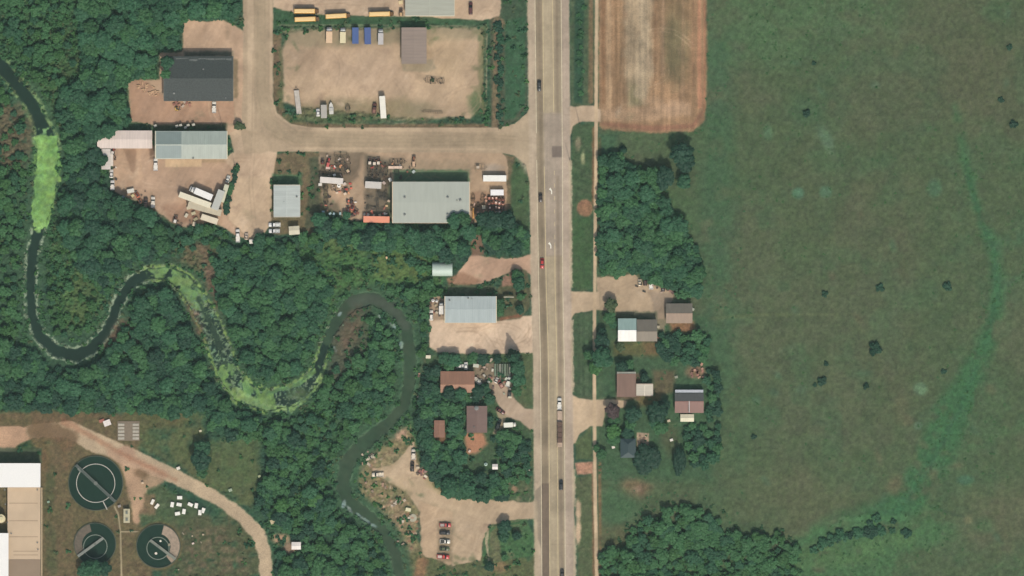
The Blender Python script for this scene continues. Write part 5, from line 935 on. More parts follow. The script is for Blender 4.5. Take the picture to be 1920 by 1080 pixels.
sg = thing("roadside_sign", "thin white sign standing on the grass island by the highway", "sign", 954, 557, 0); MB().box(-2.4, 2.4, -.15, .15, 1.2, 3.2).build("panel", mat("sign_panel", (214, 206, 184)), sg)
for x in (-2.1, 2.1): MB().cyl(x, 0, 0, .1, 1.196, 8).build("post", STEEL, sg)
# houses yard
car("parked_car", "white car, western of two, north of the orange brown roof", 863.5, 686.5, 0, (244, 240, 228), 3.9); car("parked_car", "white car, eastern of two, north of the orange brown roof", 873.5, 686, 90, (246, 242, 230), 2.6 + 1.0, suv=True)
crate("camper_box", "pale rounded camper east of the two white cars", 892.5, 685.5, -8, (206, 206, 186), 2.6, 1.6, 1.6); crate("junk_box", "white box at the northeast corner of the orange brown roof", 892, 710, 0, (214, 200, 184), 1.4, 1.5, 1.2); boat("boat", "upturned pale boat beside the orange brown roof", 897.5, 716, -40, 3.4, (206, 200, 178))
GJ = "junk scattered in the yard northeast of the orange brown roof"
for i, (x, y, c) in enumerate([(908, 689, (200, 176, 156)), (909.5, 693, (96, 76, 60)), (923.5, 694, (220, 214, 190)), (908, 704, (190, 184, 166)), (916, 716, (170, 176, 156)), (921, 674, (186, 170, 150)), (903, 695, (150, 132, 104)), (914, 681, (160, 130, 112)), (919, 707, (120, 104, 92)), (955, 703, (150, 166, 140)), (949, 710, (214, 216, 190)), (925, 727, (120, 96, 86)), (923, 735.5, (90, 84, 66)), (884, 746, (140, 160, 150)), (890, 751, (140, 164, 150))]):
    crate("junk_box", "mixed small junk box in the yard northeast of the orange brown roof", x, y, i * 41, c, 1.3, .9, .8, group=GJ)
for i, x in enumerate([928.5, 933, 937.5, 942, 947, 951.5, 956]): flatbed("parked_trailer", "narrow grey green trailer in the row lined up beside the roadside trees", x, 692, 90, [(120, 138, 112), (96, 108, 84), (150, 150, 132), (104, 116, 96)][i % 4], 6.4, .75, group="narrow trailers lined up in the junk yard", tongue=.8)
car("parked_car", "white car among the junk at the drive of the junk yard", 931, 713, 60, (226, 214, 196), 2.9); pickup("pickup_truck", "dark red small truck beside the junk yard drive", 938, 719.5, 120, (140, 80, 68), 4.4, load=(196, 150, 130)); pickup("pickup_truck", "white pickup parked along the trees of the junk yard", 953.5, 716, 75, (236, 232, 214), 4.8)
car("parked_car", "dark car with a pale tailgate at the south end of the junk row", 955.5, 736, 85, (60, 56, 48), 4.6); crate("junk_box", "cream box at the tail of the dark car", 956, 745, 0, (226, 214, 184), 1.5, .8, .8); crate("junk_box", "round pale lid north of the dark car", 955, 731, 0, (206, 204, 180), 1.4, 1.2, .7)
car("parked_car", "dark red car on the drive by the purple brown house", 938.5, 770.5, -35, (104, 54, 46), 4.6); car("parked_car", "very dark car turned on the loop south of the dark red car", 934.5, 796.5, 70, (40, 42, 32), 5.4, suv=True)
boxtruck("box_truck", "white box truck beside the drive to the highway", 956, 796.5, 3, (242, 240, 222), 5.8, 2.2, 3.0, (232, 230, 214), cabL=1.4)
tankobj("birdbath", "pale green tank in the garden west of the little white shed", 911, 870.5, .8, 1.0, (176, 200, 184)); crate("roadside_box", "white roadside box at the highway edge east of the garden", 990.5, 884, 30, (232, 218, 196), 1.8, 1.0, 1.0); crate("skip", "pinkish white box below the salmon bare ground", 880.5, 846, 60, (230, 200, 180), 1.2, 1.0, .9)
# lower gravel lot
pickup("pickup_truck", "white and dark pickup parked across the west of the lower lot", 708.5, 890, 180, (236, 222, 196), 5.6); pickup("pickup_truck", "white pickup at the tree edge of the lower lot", 775.3, 852, 90, (238, 226, 204), 5.0); car("parked_car", "dark brown car behind the white pickup of the lower lot", 773, 874.5, 88, (70, 54, 40), 4.9)
GK = "debris pile at the tree edge of the lower lot"
for i, (x, y, c) in enumerate([(783, 877, (206, 186, 156)), (787, 884, (140, 90, 80)), (793, 883, (180, 120, 104)), (790, 889, (120, 84, 76)), (798, 893, (230, 214, 186)), (797, 884, (160, 130, 120)), (784, 888, (110, 90, 76))]): crate("debris_box", "broken box in the debris pile of the lower lot", x, y, i * 37, c, 1.5, 1.1, .8, group=GK)
car("parked_car", "small pale car in the brush west of the lower lot", 697, 856, 20, (186, 176, 150), 3.0); crate("skip", "cream skip in the brush above the round pale pad", 765.5, 955.5, -10, (232, 222, 180), 2.4, 1.6, 1.1)
o = MB().cyl(0, 0, 0, 1.9, .35, 28).build("round_pad", mat("pale_pad", (178, 172, 146), var=.1)); o.location = (*W(774, 971), 0); tag(o, "round pale pad in the brush west of the car row", "pad")
GC = "cars parked side by side in the lower lot"
pickup("pickup_truck", "red and grey pickup at the north end of the car row", 835, 984.5, 0, (200, 84, 76), 5.4, group=GC, load=(176, 166, 156)); car("parked_car", "dark grey car second in the car row", 834, 999, 0, (66, 62, 58), 5.0, group=GC, suv=True)
pickup("pickup_truck", "white cabbed pickup with a dark bed in the middle of the car row", 834.5, 1015.5, 0, (236, 230, 214), 4.8, group=GC, load=(64, 60, 54)); car("parked_car", "dull green car fourth in the car row", 833.5, 1029, 0, (88, 96, 62), 4.8, group=GC); pickup("pickup_truck", "bright red pickup at the south end of the car row", 831, 1044, -2, (206, 70, 60), 5.8, group=GC, load=(214, 190, 176))
# east side
car("parked_car", "small pale car at the left of the cars below the east woods", 1199.5, 529.5, 90, (206, 190, 160), 3.2); car("parked_car", "dark brown car below the east woods", 1209.7, 527, 90, (78, 54, 40), 4.4, suv=True); pickup("pickup_truck", "white pickup below the east woods", 1221, 532, 90, (246, 240, 226), 5.4)
car("parked_car", "dark car beside the stacks near the grey brown garage", 1243, 538, 90, (84, 66, 60), 4.4)
for i, (x, y, c) in enumerate([(1252, 543, (120, 90, 76)), (1257, 545, (150, 112, 100)), (1261, 549, (100, 76, 66)), (1299, 580, (176, 180, 160)), (1234, 613, (186, 176, 150))]): crate("junk_box", "old box near the grey brown garage", x, y, i * 21, c, 1.2, 1.3, .9, group="old boxes near the grey brown garage")
rr = random.Random(12)
for i in range(16): crate("brick_pallet", "pinkish rubble block heaped north of the brown house by the field", rr.uniform(1296, 1320), 684 + rr.uniform(-3, 24), rr.uniform(0, 90), rr.choice([(170, 120, 100), (190, 146, 122), (146, 104, 90)]), rr.uniform(.8, 1.6), rr.uniform(.7, 1.1), .6, group="pinkish rubble blocks north of the brown house", cat="rubble block")
for x, y, l, c in [(1259, 825, "tiny white box on the lawn east of the patio", (240, 232, 216)), (1150, 838.5, "tiny white box under the trees west of the slate hip roof", (236, 226, 210)), (1254, 789, "pale garden table below the big garden tree", (206, 190, 160)), (1284, 657, "small pale box in the shrubs below the grey brown garage", (180, 190, 186)), (1268, 707, "pale stones heap on the lawn north of the brown house", (150, 150, 130)), (1338, 722, "white box in the shrubs right of the brown house", (196, 206, 190))]: crate("garden_box", l, x, y, 15, c, 1.4, 1.1, .8)
for i, (x, y) in enumerate([(1200, 818), (1209, 822), (1202, 829), (1209, 832)]): crate("patio_table", "brown garden table on the pale square patio", x, y, i * 29, (150, 116, 92), .7, .6, .6, group="brown tables on the pale square patio", cat="table")
# treatment works small things
GT = "white boxes on the lawn east of the round tanks"
for i, (x, y, r_) in enumerate([(337, 933, 0), (323, 946, 80), (336, 946, -10), (345, 959, 80), (333, 963, 10), (357, 946, -25), (368, 948, 80), (375, 961, 85), (381, 957, 70)]): crate("white_box", "white box in the cluster on the lawn east of the round tanks", x, y, r_, (250, 246, 232), 2.3, 1.5, 1.0, group=GT)
crate("white_box", "white box, left one of the leaning pair between the big tank and the white cluster", 286, 941, 65, (248, 240, 222), 2.4, 1.3, 1.0); crate("white_box", "white box, right one of the leaning pair between the big tank and the white cluster", 294.5, 949, 50, (248, 240, 222), 2.4, 1.3, 1.0)
for x, y, s_, l, c in [(201, 793, 3.2, "white machine box beside the concrete lid pad", (240, 230, 220)), (334.5, 878, 1.6, "white box at the north edge of the dirt road", (240, 232, 214)), (267.5, 905.5, 1.1, "tiny pale marker box right of the big tank", (226, 196, 160)), (376, 808, 1.1, "small cream box in the brush right of the treatment works", (226, 214, 180)), (486, 908, 1.3, "white marker box at the eastern tree edge of the works", (232, 236, 224)), (486.5, 893, 1.2, "pale green marker box above the white one at the tree edge", (180, 186, 140)), (432, 919, 1.6, "pale boulder box in the grass above the bend", (166, 180, 150)), (512, 978, 2.4, "pale concrete block beside the fork of the dirt road", (206, 190, 150)), (362, 1019, 1.0, "tiny white and red box on the lawn right of the tanks", (236, 214, 200)), (91, 941, 1.1, "pale green box beside the works building", (150, 176, 150)), (726, 483, 1.3, "small orange cream box in the meadow north of the creek bend", (236, 196, 150)), (224, 949, 1.4, "grey valve box at the rim of the big tank", (160, 150, 140))]:
    crate("equipment_box", l, x, y, 20, c, s_, s_ * .8, 1.0)
crate("red_bin", "reddish brown bin left of the white machine box", 191, 789, 20, (170, 104, 86), 2.4, 1.4, .8)
# loose clutter
def litter(seed, n, area, label, group, cols, lo=.6, hi=1.5, cat="junk", name="junk_box"):
    r = random.Random(seed)
    for i in range(n):
        a = area[i % len(area)]; crate(name, label, r.uniform(a[0], a[2]), r.uniform(a[1], a[3]), r.uniform(0, 180), r.choice(cols), r.uniform(lo, hi), r.uniform(lo, hi) * .7, r.uniform(.3, .9), group=group, cat=cat)
DKC = [(70, 58, 48), (96, 72, 56), (60, 54, 46), (120, 96, 76), (196, 172, 150), (150, 92, 72)]
litter(1, 34, [(602, 292, 630, 332), (628, 296, 660, 332), (688, 300, 728, 338), (730, 300, 770, 336)], "small dark part lying among the northern equipment rows", "small parts among the northern equipment rows", DKC)
litter(2, 34, [(602, 346, 652, 362), (602, 360, 622, 398), (684, 356, 732, 400), (650, 376, 674, 408)], "small part lying in the southern scrap rows", "small parts in the southern scrap rows", DKC + [(206, 120, 96)])
litter(11, 26, [(604, 296, 656, 330), (688, 300, 765, 322), (604, 340, 660, 362), (650, 376, 676, 408), (684, 398, 732, 406)], "bright orange or white machine part in the equipment yard", "bright machine parts in the equipment yard", [(230, 120, 92), (242, 232, 216), (236, 196, 176), (206, 80, 66), (240, 170, 120)], .8, 1.5, "machine part", "machine_part")
litter(3, 26, [(882, 360, 914, 402), (914, 366, 946, 400)], "small brown part lying around the rust red machines", "small parts around the rust red machines", DKC + [(214, 160, 130), (226, 190, 170)])
litter(4, 32, [(892, 676, 926, 712), (892, 676, 926, 712), (926, 706, 960, 722), (944, 700, 960, 742), (884, 740, 926, 758)], "small junk piece in the littered yard beside the narrow trailers", "junk pieces beside the narrow trailers", DKC + [(226, 220, 200), (180, 186, 160), (206, 190, 168)])
litter(5, 30, [(676, 842, 700, 880), (684, 900, 724, 930), (724, 926, 760, 962), (744, 960, 786, 1020)], "pale rubble block between the creek and the lower lot", "rubble blocks between the creek and the lower lot", [(196, 176, 150), (176, 140, 116), (206, 190, 166), (150, 130, 108)], .7, 1.9, "rubble block", "rubble_block")
litter(6, 18, [(782, 870, 806, 898), (784, 690, 790, 780)], "reddish junk piece along the creek side track and lot edge", "reddish junk pieces along the creek side track", [(150, 96, 82), (176, 126, 106), (120, 84, 72), (206, 180, 160)])
litter(7, 16, [(214, 284, 220, 350), (236, 350, 276, 392), (318, 404, 372, 424)], "small scrap piece at the edge of the brown yard", "scrap pieces at the edge of the brown yard", DKC + [(226, 206, 180)])
litter(8, 12, [(802, 558, 832, 600)], "small clutter piece west of the apron building", "clutter pieces west of the apron building", DKC + [(226, 216, 196)])
litter(9, 14, [(1192, 526, 1262, 552), (1226, 606, 1240, 640)], "small clutter piece around the east gravel lot", "clutter pieces around the east gravel lot", DKC)
litter(10, 12, [(496, 968, 540, 1010), (300, 1000, 400, 1070)], "pale stone lying in the rough ground of the treatment works", "pale stones in the rough ground of the works", [(196, 176, 146), (160, 150, 124)], .5, 1.3, "stone", "pale_stone")
# poles
pole("wooden pole at the south edge of the gravel yard beside the side road", 577, 235, 12.5); pole("wooden pole at the mouth of the side road west of the highway", 935, 241, 11); pole("wooden pole beside the drive into the bare dirt field", 1087, 233, 11)
pole("wooden pole at the corner of the dirt yard above the long grey roof", 416, 233, 10); pole("wooden pole at the salmon bare patch between highway and trail", 1089, 903, 11); pole("wooden pole by the hedge above the packed trailers", 440, 309, 9, arm=False); pole("wooden pole in the verge by the dark road patch", 1068, 300, 10)
# ------------------------------------------------------------------ foliage
def ico(sub):
    b = bmesh.new(); bmesh.ops.create_icosphere(b, subdivisions=sub, radius=1.0); v = np.array([x.co[:] for x in b.verts]); f = np.array([[q.index for q in p.verts] for p in b.faces]); b.free(); return v, f
IC2 = ico(2); IC1 = ico(1)
def crown_arrays(seed, n_cl, n_leaf, hz=.8, conic=0.0, leaf=.12, ic=IC2, core=.88):
    """unit crown (radius 1, base at z 0): overlapping leafy clumps with leaf quads over each. returns verts, tris, quads, tint"""
    r = np.random.RandomState(seed); cl = []
    for k in range(n_cl):
        a = k * 2.39996 + r.uniform(-.4, .4); u = (k + .5) / n_cl; rad = math.sqrt(u) * .74; top = math.sqrt(max(0, 1 - (rad / .95) ** 2))
        if conic: z = hz * (1 - rad / .8) * 1.9; s = .20 + .16 * rad
        else: z = hz * (.28 + .72 * top) * r.uniform(.78, 1.12); s = r.uniform(.23, .37)
        sx = r.uniform(.9, 1.12); cl.append((rad * math.cos(a) * sx, rad * math.sin(a) * sx, z, s))
    cl = np.array(cl); V = []; T = []; Q = []; C = []; nv = 0
    for x, y, z, s in cl:
        v, f = ic; d = 1 + (r.rand(len(v)) - .5) * .35
        V.append(v * (s * core * d)[:, None] * [1, 1, .9] + [x, y, z]); T.append(f + nv); C.append(np.full(len(v), r.uniform(.3, .62))); nv += len(v)
    if hz > .5:
        v, f = IC1; V.append(v * [.62, .62, hz * .5] + [0, 0, hz * .45]); T.append(f + nv); C.append(np.full(len(v), .3)); nv += len(v)
    m = 0; per = int(n_leaf / n_cl) + 1
    for i, (x, y, z, s) in enumerate(cl):
        d = r.randn(per * 2, 3); d /= np.linalg.norm(d, axis=1)[:, None]; d = d[d[:, 2] > -.25][:per]
        p = d * s * r.uniform(.9, 1.12, (len(d), 1)) * [1, 1, .9] + [x, y, z]
        ok = np.ones(len(p), bool)
        for j, (a, b, c, t) in enumerate(cl):
            if j != i: ok &= (np.linalg.norm((p - [a, b, c]) / [1, 1, .9], axis=1) > t * .85)
        p = p[ok]; d = d[ok]; n = d * [.8, .8, .8] + [0, -.12, .35] + r.randn(*d.shape) * .30; n /= np.linalg.norm(n, axis=1)[:, None]
        a = np.cross(n, r.randn(*n.shape)); a /= np.linalg.norm(a, axis=1)[:, None]; b = np.cross(n, a); w = leaf * r.uniform(.6, 1.25, (len(p), 1))
        q = np.stack([p - a * w - b * w * .6, p + a * w * .8 - b * w, p + a * w + b * w * .7, p - a * w * .7 + b * w], 1).reshape(-1, 3)
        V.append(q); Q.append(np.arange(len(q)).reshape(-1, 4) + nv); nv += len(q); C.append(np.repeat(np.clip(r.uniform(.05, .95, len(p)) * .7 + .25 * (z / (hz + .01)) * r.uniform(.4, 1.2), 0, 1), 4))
    return np.concatenate(V), np.concatenate(T), np.concatenate(Q), np.concatenate(C)
def np_mesh(name, V, T, Q, C, m, smooth_t=True):
    me = bpy.data.meshes.new(name); me.vertices.add(len(V)); me.vertices.foreach_set("co", V.astype(np.float32).ravel())
    nt_, nq = len(T), len(Q); me.loops.add(nt_ * 3 + nq * 4); me.polygons.add(nt_ + nq)
    me.loops.foreach_set("vertex_index", np.concatenate([T.ravel(), Q.ravel()]).astype(np.int32))
    me.polygons.foreach_set("loop_start", np.concatenate([np.arange(nt_) * 3, nt_ * 3 + np.arange(nq) * 4]).astype(np.int32))
    sm = np.zeros(nt_ + nq, bool); sm[:nt_] = smooth_t; me.polygons.foreach_set("use_smooth", sm); me.update(calc_edges=True)
    a = me.attributes.new("tint", 'FLOAT', 'POINT'); a.data.foreach_set("value", C.astype(np.float32)); me.materials.append(m); return me
LM = {'teal': leaf_mat("leaves_deep_green", (30, 67, 44), (61, 110, 74)), 'mid': leaf_mat("leaves_mid_green", (37, 73, 42), (70, 118, 70)), 'bright': leaf_mat("leaves_fresh_green", (43, 81, 42), (80, 128, 66)),
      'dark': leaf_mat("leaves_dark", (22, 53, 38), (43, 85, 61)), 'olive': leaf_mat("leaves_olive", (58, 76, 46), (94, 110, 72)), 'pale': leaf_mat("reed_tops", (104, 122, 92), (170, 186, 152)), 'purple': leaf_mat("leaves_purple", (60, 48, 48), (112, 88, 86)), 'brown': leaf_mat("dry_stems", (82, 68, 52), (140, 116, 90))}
BARK = mat("bark", (92, 78, 64), var=.25, scale=4)
ARR = {'broad': [crown_arrays(s, 22, 900) for s in (1, 2, 3, 4, 5)], 'round': [crown_arrays(s, 30, 1500, hz=.75, leaf=.07) for s in (11, 12)], 'shrub': [crown_arrays(s, 9, 320, hz=.45, leaf=.17) for s in (21, 22, 23)],
       'conifer': [crown_arrays(s, 34, 900, hz=1.3, conic=1, leaf=.09) for s in (31, 32)]}
LOW = [crown_arrays(s, 13, 330, leaf=.15, ic=IC1, core=.98) for s in (41, 42, 43, 44, 45, 46)]; TUFT = [crown_arrays(s, 4, 44, hz=.5, leaf=.24, ic=IC1, core=.8) for s in (51, 52, 53, 54)]
_cm = {}
def cmesh(kind, i, lm):
    k = (kind, i, lm)
    if k not in _cm: _cm[k] = np_mesh("crown", *ARR[kind][i], LM[lm])
    return _cm[k]
_tm = {}
def trunk_mesh(kind):
    if kind in _tm: return _tm[kind]
    b = MB(); b.tube((0, 0, 0), (.02, 0, .55), .055, 8, .035)
    for a in (20, 110, 200, 290): b.tube((.015, 0, .4), (.35 * math.cos(R(a)), .35 * math.sin(R(a)), .85), .026, 5, .01)
    o = b.build("trunk", BARK); me = o.data; bpy.data.objects.remove(o); _tm[kind] = me; return me
NTREE = [0]
def tree(px, py, rad, label, kind='broad', lm='teal', group=None, name=None, ht=None, sx=1.0, rot=None, cat=None, seed=0, lift=0.0):
    """rad in metres; a root, a trunk with limbs and a crown of clumps"""
    rr = random.Random(int(px * 7 + py * 13) + seed); NTREE[0] += 1
    t = thing(name or {'shrub': 'shrub', 'conifer': 'conifer_tree'}.get(kind, 'broadleaf_tree'), label, cat or ('shrub' if kind == 'shrub' else 'tree'), px, py, rr.uniform(0, 360) if rot is None else rot, group)
    me = cmesh(kind, rr.randrange(len(ARR[kind])), lm); base = {'shrub': 0.0, 'conifer': .25}.get(kind, .7) * rad + lift
    c = bpy.data.objects.new("crown", me); COL.objects.link(c); c.parent = t; c.location = (0, 0, base); c.scale = (rad * sx, rad / sx, rad * (ht or rr.uniform(.62, .9)))
    if kind != 'shrub':
        k = bpy.data.objects.new("trunk", trunk_mesh(kind)); COL.objects.link(k); k.parent = t; k.scale = (rad, rad, (base + .35 * rad) / .85 if kind != 'conifer' else rad)
    return t

# lone and garden trees and some shadow-shaped crowns, each with its own words
for px, py, r_, l, kw in [
    (853, 414, 3.6, "tree leaning over the south edge of the biggest roof, left of its twin", dict(lift=3, lm='teal')), (869, 410, 3.4, "tree leaning over the southeast corner of the biggest roof", dict(lift=3.2, lm='mid')), (906, 410, 3.6, "dark tree between the biggest roof and the rust red machines", dict(lift=1, lm='dark')),
    (925, 413, 4.2, "broad dark tree at the south side of the rust red machines", dict(lift=1, lm='dark')), (943, 410, 3.6, "dark tree at the southeast corner of the rust red machines", dict(lm='dark')), (314, 118, 3.2, "tree overhanging the west wall of the charcoal roof", dict(lift=3, lm='teal')), (312, 140, 2.6, "smaller tree at the west wall of the charcoal roof", dict(lift=2.5, lm='mid')), (205, 246, 3.6, "tree spreading over the pinkish white shed roof", dict(lift=2.5, lm='teal')), (186, 252, 3.0, "tree at the west tip of the pinkish white shed roof", dict(lift=2, lm='teal')), (192, 300, 2.8, "tree covering the outer side of the pale lean-to", dict(lift=1.5)),
    (842, 736, 3.0, "tree over the south edge of the orange brown roof, western one", dict(lift=1.5, lm='dark')), (864, 738, 2.8, "tree over the south edge of the orange brown roof, eastern one", dict(lift=1.5)), (650, 404, 2.0, "tree behind the orange red loaders", dict(lm='teal')),
    (962, 667, 3.4, "tall pointed conifer at the north end of the roadside trees", dict(kind='conifer', lm='dark', ht=1.5)), (835, 672, 3.2, "spreading tree at the west end of the apron hedge", {}), (852, 676, 3.4, "bushy tree in the apron hedge above the white cars", {}), (886, 671, 2.8, "dense tree in the middle of the apron hedge", dict(lm='mid')), (905, 674, 2.9, "dark tree near the east end of the apron hedge", dict(lm='dark')), (933, 673, 2.2, "small dark tree at the top of the junk yard", dict(lm='dark')),
    (843, 686, 2.6, "leafy tree right at the northwest corner of the orange brown roof", dict(lm='mid')), (971, 690, 3.6, "big roadside tree beside the narrow trailers", {}), (972, 712, 3.4, "roadside tree beside the white pickup of the junk yard", dict(lm='teal')), (969, 733, 2.6, "southernmost roadside tree above the drive", dict(lm='mid')),
    (897, 735, 3.4, "dark tree at the southeast corner of the orange brown roof", dict(lm='dark')), (908, 729, 2.6, "round tree in the yard north of the purple brown roof", dict(lm='teal')), (918, 748, 2.8, "tree north east of the purple brown roof", {}), (919, 786, 1.8, "small bush tree on the east side of the purple brown roof", dict(lm='dark')), (919, 797, 1.6, "smaller bush tree by the loop drive", dict(lm='dark')),
    (971, 517, 2.9, "tree at the north tip of the grass island by the highway", dict(lm='mid')), (973, 532, 3.3, "rounded tree in the middle of the grass island", {}), (975, 580, 2.2, "shrubby tree at the south of the grass island", dict(lm='dark')), (976, 556, 1.9, "small tree on the east edge of the grass island", dict(lm='mid')), (936, 570, 2.7, "bush tree against the east wall of the apron building", dict(lm='mid')), (937, 585, 2.2, "lower bush tree at the east wall of the apron building", dict(lm='mid')),
    (653, 517, 3.0, "round bright green tree alone in the meadow north of the creek", dict(kind='round', lm='bright')), (1146, 572, 3.2, "greyish tree on the gravel north of the white house", dict(lm='olive')), (1143, 596, 3.0, "leafy tree northwest of the white house", dict(lm='mid')), (1150, 608, 2.2, "small tree touching the west side of the white house", dict(lm='teal')),
    (1213, 862, 6.9, "very dark round crown standing for a tree shadow below the pale patio", dict(kind='round', lm='dark', ht=.55, sx=.96, rot=0, lift=-4.2)), (1274, 866, 4.6, "dark slender pointed crown standing for a tree shadow, east of the round one", dict(kind='round', lm='dark', ht=.8, sx=.68, rot=0, lift=-2)), (1149, 770, 3.6, "purplish brown tree beside the gravel turnout", dict(lm='purple')), (1151, 788, 2.8, "green tree just below the purplish brown one", dict(lm='mid')),  # the two dark round-kind crowns are put in as tree shadows on the lawn
    (1150, 808, 3.5, "bright leafy tree west of the slate hip roof", dict(lm='bright')), (1150, 824, 3.0, "small leafy tree southwest of the slate hip roof", dict(lm='mid')), (1187, 777, 3.9, "dark tree north of the patio", dict(lm='dark')), (1181, 795, 2.8, "pale green tree above the slate hip roof", dict(lm='mid')), (1177, 813, 3.0, "dark tree leaning over the north of the slate hip roof", dict(lm='dark')),
    (1232, 772, 5.2, "largest garden tree between patio and brown house", dict(lm='dark', kind='round')), (1243, 762, 3.4, "dark tree joined to the north side of the largest garden tree", dict(lm='dark')), (1238, 802, 3.4, "lighter tree right of the patio", dict(lm='mid')), (1228, 794, 2.8, "leafy tree at the northeast patio corner", dict(lm='teal')),
    (1278, 288, 5.6, "broad dark crown standing for a tree shadow northeast of the east woods", dict(kind='round', lm='dark', sx=1.08, rot=0)), (1285, 307, 4.4, "dark shadow-shaped crown joined below the broad one at the wood corner", dict(kind='round', lm='dark')), (1282, 340, 3.4, "slim teal tree under the broad dark shadow crowns", dict(lm='teal')), (1247, 335, 5.0, "dark oval crown standing for a tree shadow at the east woods gap", dict(kind='round', lm='dark', sx=.85, rot=0)), (1168, 282, 2.0, "tiny dark conifer above the east woods", dict(kind='conifer', lm='dark')),  # the dark round-kind crowns take the place of cast tree shadows
    (1129, 670, 5.0, "big tree spreading over the trail", dict(lm='teal')), (1115, 690, 3.2, "bright green tree overhanging the trail's south side", dict(lm='bright')), (1128, 640, 3.6, "dark tree over the trail west of the white house", dict(lm='dark')), (1104, 665, 2.6, "low tree between highway and trail", dict(lm='mid')), (1128, 852, 2.4, "tree leaning over the trail south of the turnout", dict(lm='mid')), (1118, 840, 1.8, "small tree on the trail edge by the turnout", dict(lm='mid')), (1129, 622, 2.2, "little tree between the trail and the white house", dict(lm='dark')),
    (946, 988, 3.4, "round tree north in the grass triangle by the lower lot", dict(lm='dark')), (945, 1006, 2.6, "tree below the round one in the grass triangle", dict(lm='teal')), (969, 1004, 2.2, "slim dark tree in the grass triangle", dict(lm='dark')), (918, 1062, 2.4, "dark bush tree in the southwest of the grass triangle", dict(lm='dark')), (946, 1045, 1.6, "small bush tree at the bottom of the grass triangle", dict(lm='mid')),
    (376, 862, 4.6, "dense tree on the lawn north of the dirt road bend", dict(lm='dark')), (380, 840, 3.8, "upper tree of the lawn clump at the treatment works", dict(lm='teal')), (379, 884, 3.0, "lower tree of the lawn clump at the treatment works", dict(lm='mid')), (176, 1064, 4.2, "tree leaning over the south rim of the brown segment tank", dict(lm='teal', ht=1.0)), (193, 1066, 4.0, "second tree at the south of the brown segment tank", dict(lm='dark')), (160, 1068, 3.6, "third tree at the south of the brown segment tank", dict(lm='teal')),
    (1163, 650, 2.4, "low bush tree south of the bright white roof", dict(lm='olive', ht=.6)), (1166, 686, 2.8, "tree at the north edge of the reddish brown cabin", dict(lm='dark')), (1180, 683, 2.4, "leafy tree between the cabin and the terrace", dict(lm='mid')), (1208, 708, 2.0, "small dark tree above the cream roofed shed", dict(lm='dark')), (1207, 697, 1.2, "tiny dark bush on the lawn above the cream roofed shed", dict(lm='dark', kind='shrub')),
    (447, 236, 2.0, "shrubby tree at the road corner above the long grey roof", dict(lm='olive')), (456, 238, 1.5, "small shrub at the side road corner", dict(lm='olive', kind='shrub')), (790, 662, 2.2, "tree at the southwest corner of the pale gravel apron", dict(lm='bright')),
    (1700, 1000, 2.6, "dark shrub alone at the lower field by the green swale", dict(kind='shrub', lm='dark'))]:
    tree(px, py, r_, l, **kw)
FB = [(1526, 120, 1.0, "northernmost small dark bush left of centre in the big field"), (1512, 214, 1.7, "dark bush with a pale rim in the upper big field"), (1892.6, 90, 1.4, "dark bush near the top right corner of the field"), (1876.7, 188, 1.4, "dark bush near the right edge above the rounder one"), (1900, 234.4, 1.9, "round dark bush closest to the right edge of the field"), (1546, 552, 1.5, "small dark bush level with the garage in the field"), (1650, 540, 1.9, "dark bush in the middle of the field, left of a similar one"), (1776, 538, 2.1, "dark bush in the middle of the field, right of a similar one"),
      (1641.7, 655, 2.9, "largest dark bush in the middle of the field"), (1549, 683, 1.2, "little bush above the double bush in the field"), (1540.7, 716, 2.1, "bigger bush of the double bush in the field"), (1528, 723, 1.0, "smaller bush of the double bush in the field"), (1624, 725, 1.4, "dark bush right of the double bush"), (1769, 697.7, 1.3, "small bush next to the pale round patch of the field"), (1413, 820, 1.3, "bush in the lower left of the field")]
for x, y, r_, l in FB: tree(x, y - 1, r_ * 1.12, l, kind='shrub', lm='dark')
rr = random.Random(3)
for i in range(16): u = i / 15.; tree(1528 + 122 * u + rr.uniform(-4, 4), 1030 - 34 * math.sin(u * 1.9) + rr.uniform(-4, 4), rr.uniform(1.6, 3.0), "dark bush in the curved line at the field's bottom swale", kind='shrub', lm=rr.choice(['dark', 'teal']), group="dark bushes in the curved line of the swale")
for i in range(7): tree(1630 + rr.uniform(0, 45), 970 + rr.uniform(0, 26), rr.uniform(1.4, 2.4), "scattered bush at the head of the green swale", kind='shrub', lm=rr.choice(['dark', 'teal']), group="scattered bushes at the head of the green swale")
for i in range(19): tree(936 + rr.uniform(-4, 7), 48 + i * 10 + rr.uniform(-3, 3), rr.uniform(1.0, 2.2), "dark bush in the north to south row between gravel yard and highway", kind='shrub', lm=rr.choice(['dark', 'dark', 'teal']), group="dark bushes in the row west of the highway")
for i in range(14): u = i / 13; tree(443 - 22 * u + rr.uniform(-2, 3), 315 + 84 * u, rr.uniform(1.1, 1.9), "bush in the hedge line east of the packed trailers", kind='shrub', lm=rr.choice(['dark', 'mid']), group="hedge bushes east of the packed trailers")
for i in range(12): tree(1090 + rr.uniform(-6, 6), 10 + i * 15 + rr.uniform(-5, 5), rr.uniform(1.0, 1.7), "low bush in the ditch between highway and trail near the dirt field", kind='shrub', lm='mid', group="low bushes in the ditch by the dirt field")
for x, y in ((808, 150), (908, 192), (826, 232), (868, 228), (935, 238), (520, 120), (530, 215)): tree(x + 3, y, 1.1, "weedy tuft on the edge of the fenced gravel yard", kind='shrub', lm='olive', group="weedy tufts on the gravel yard edge")

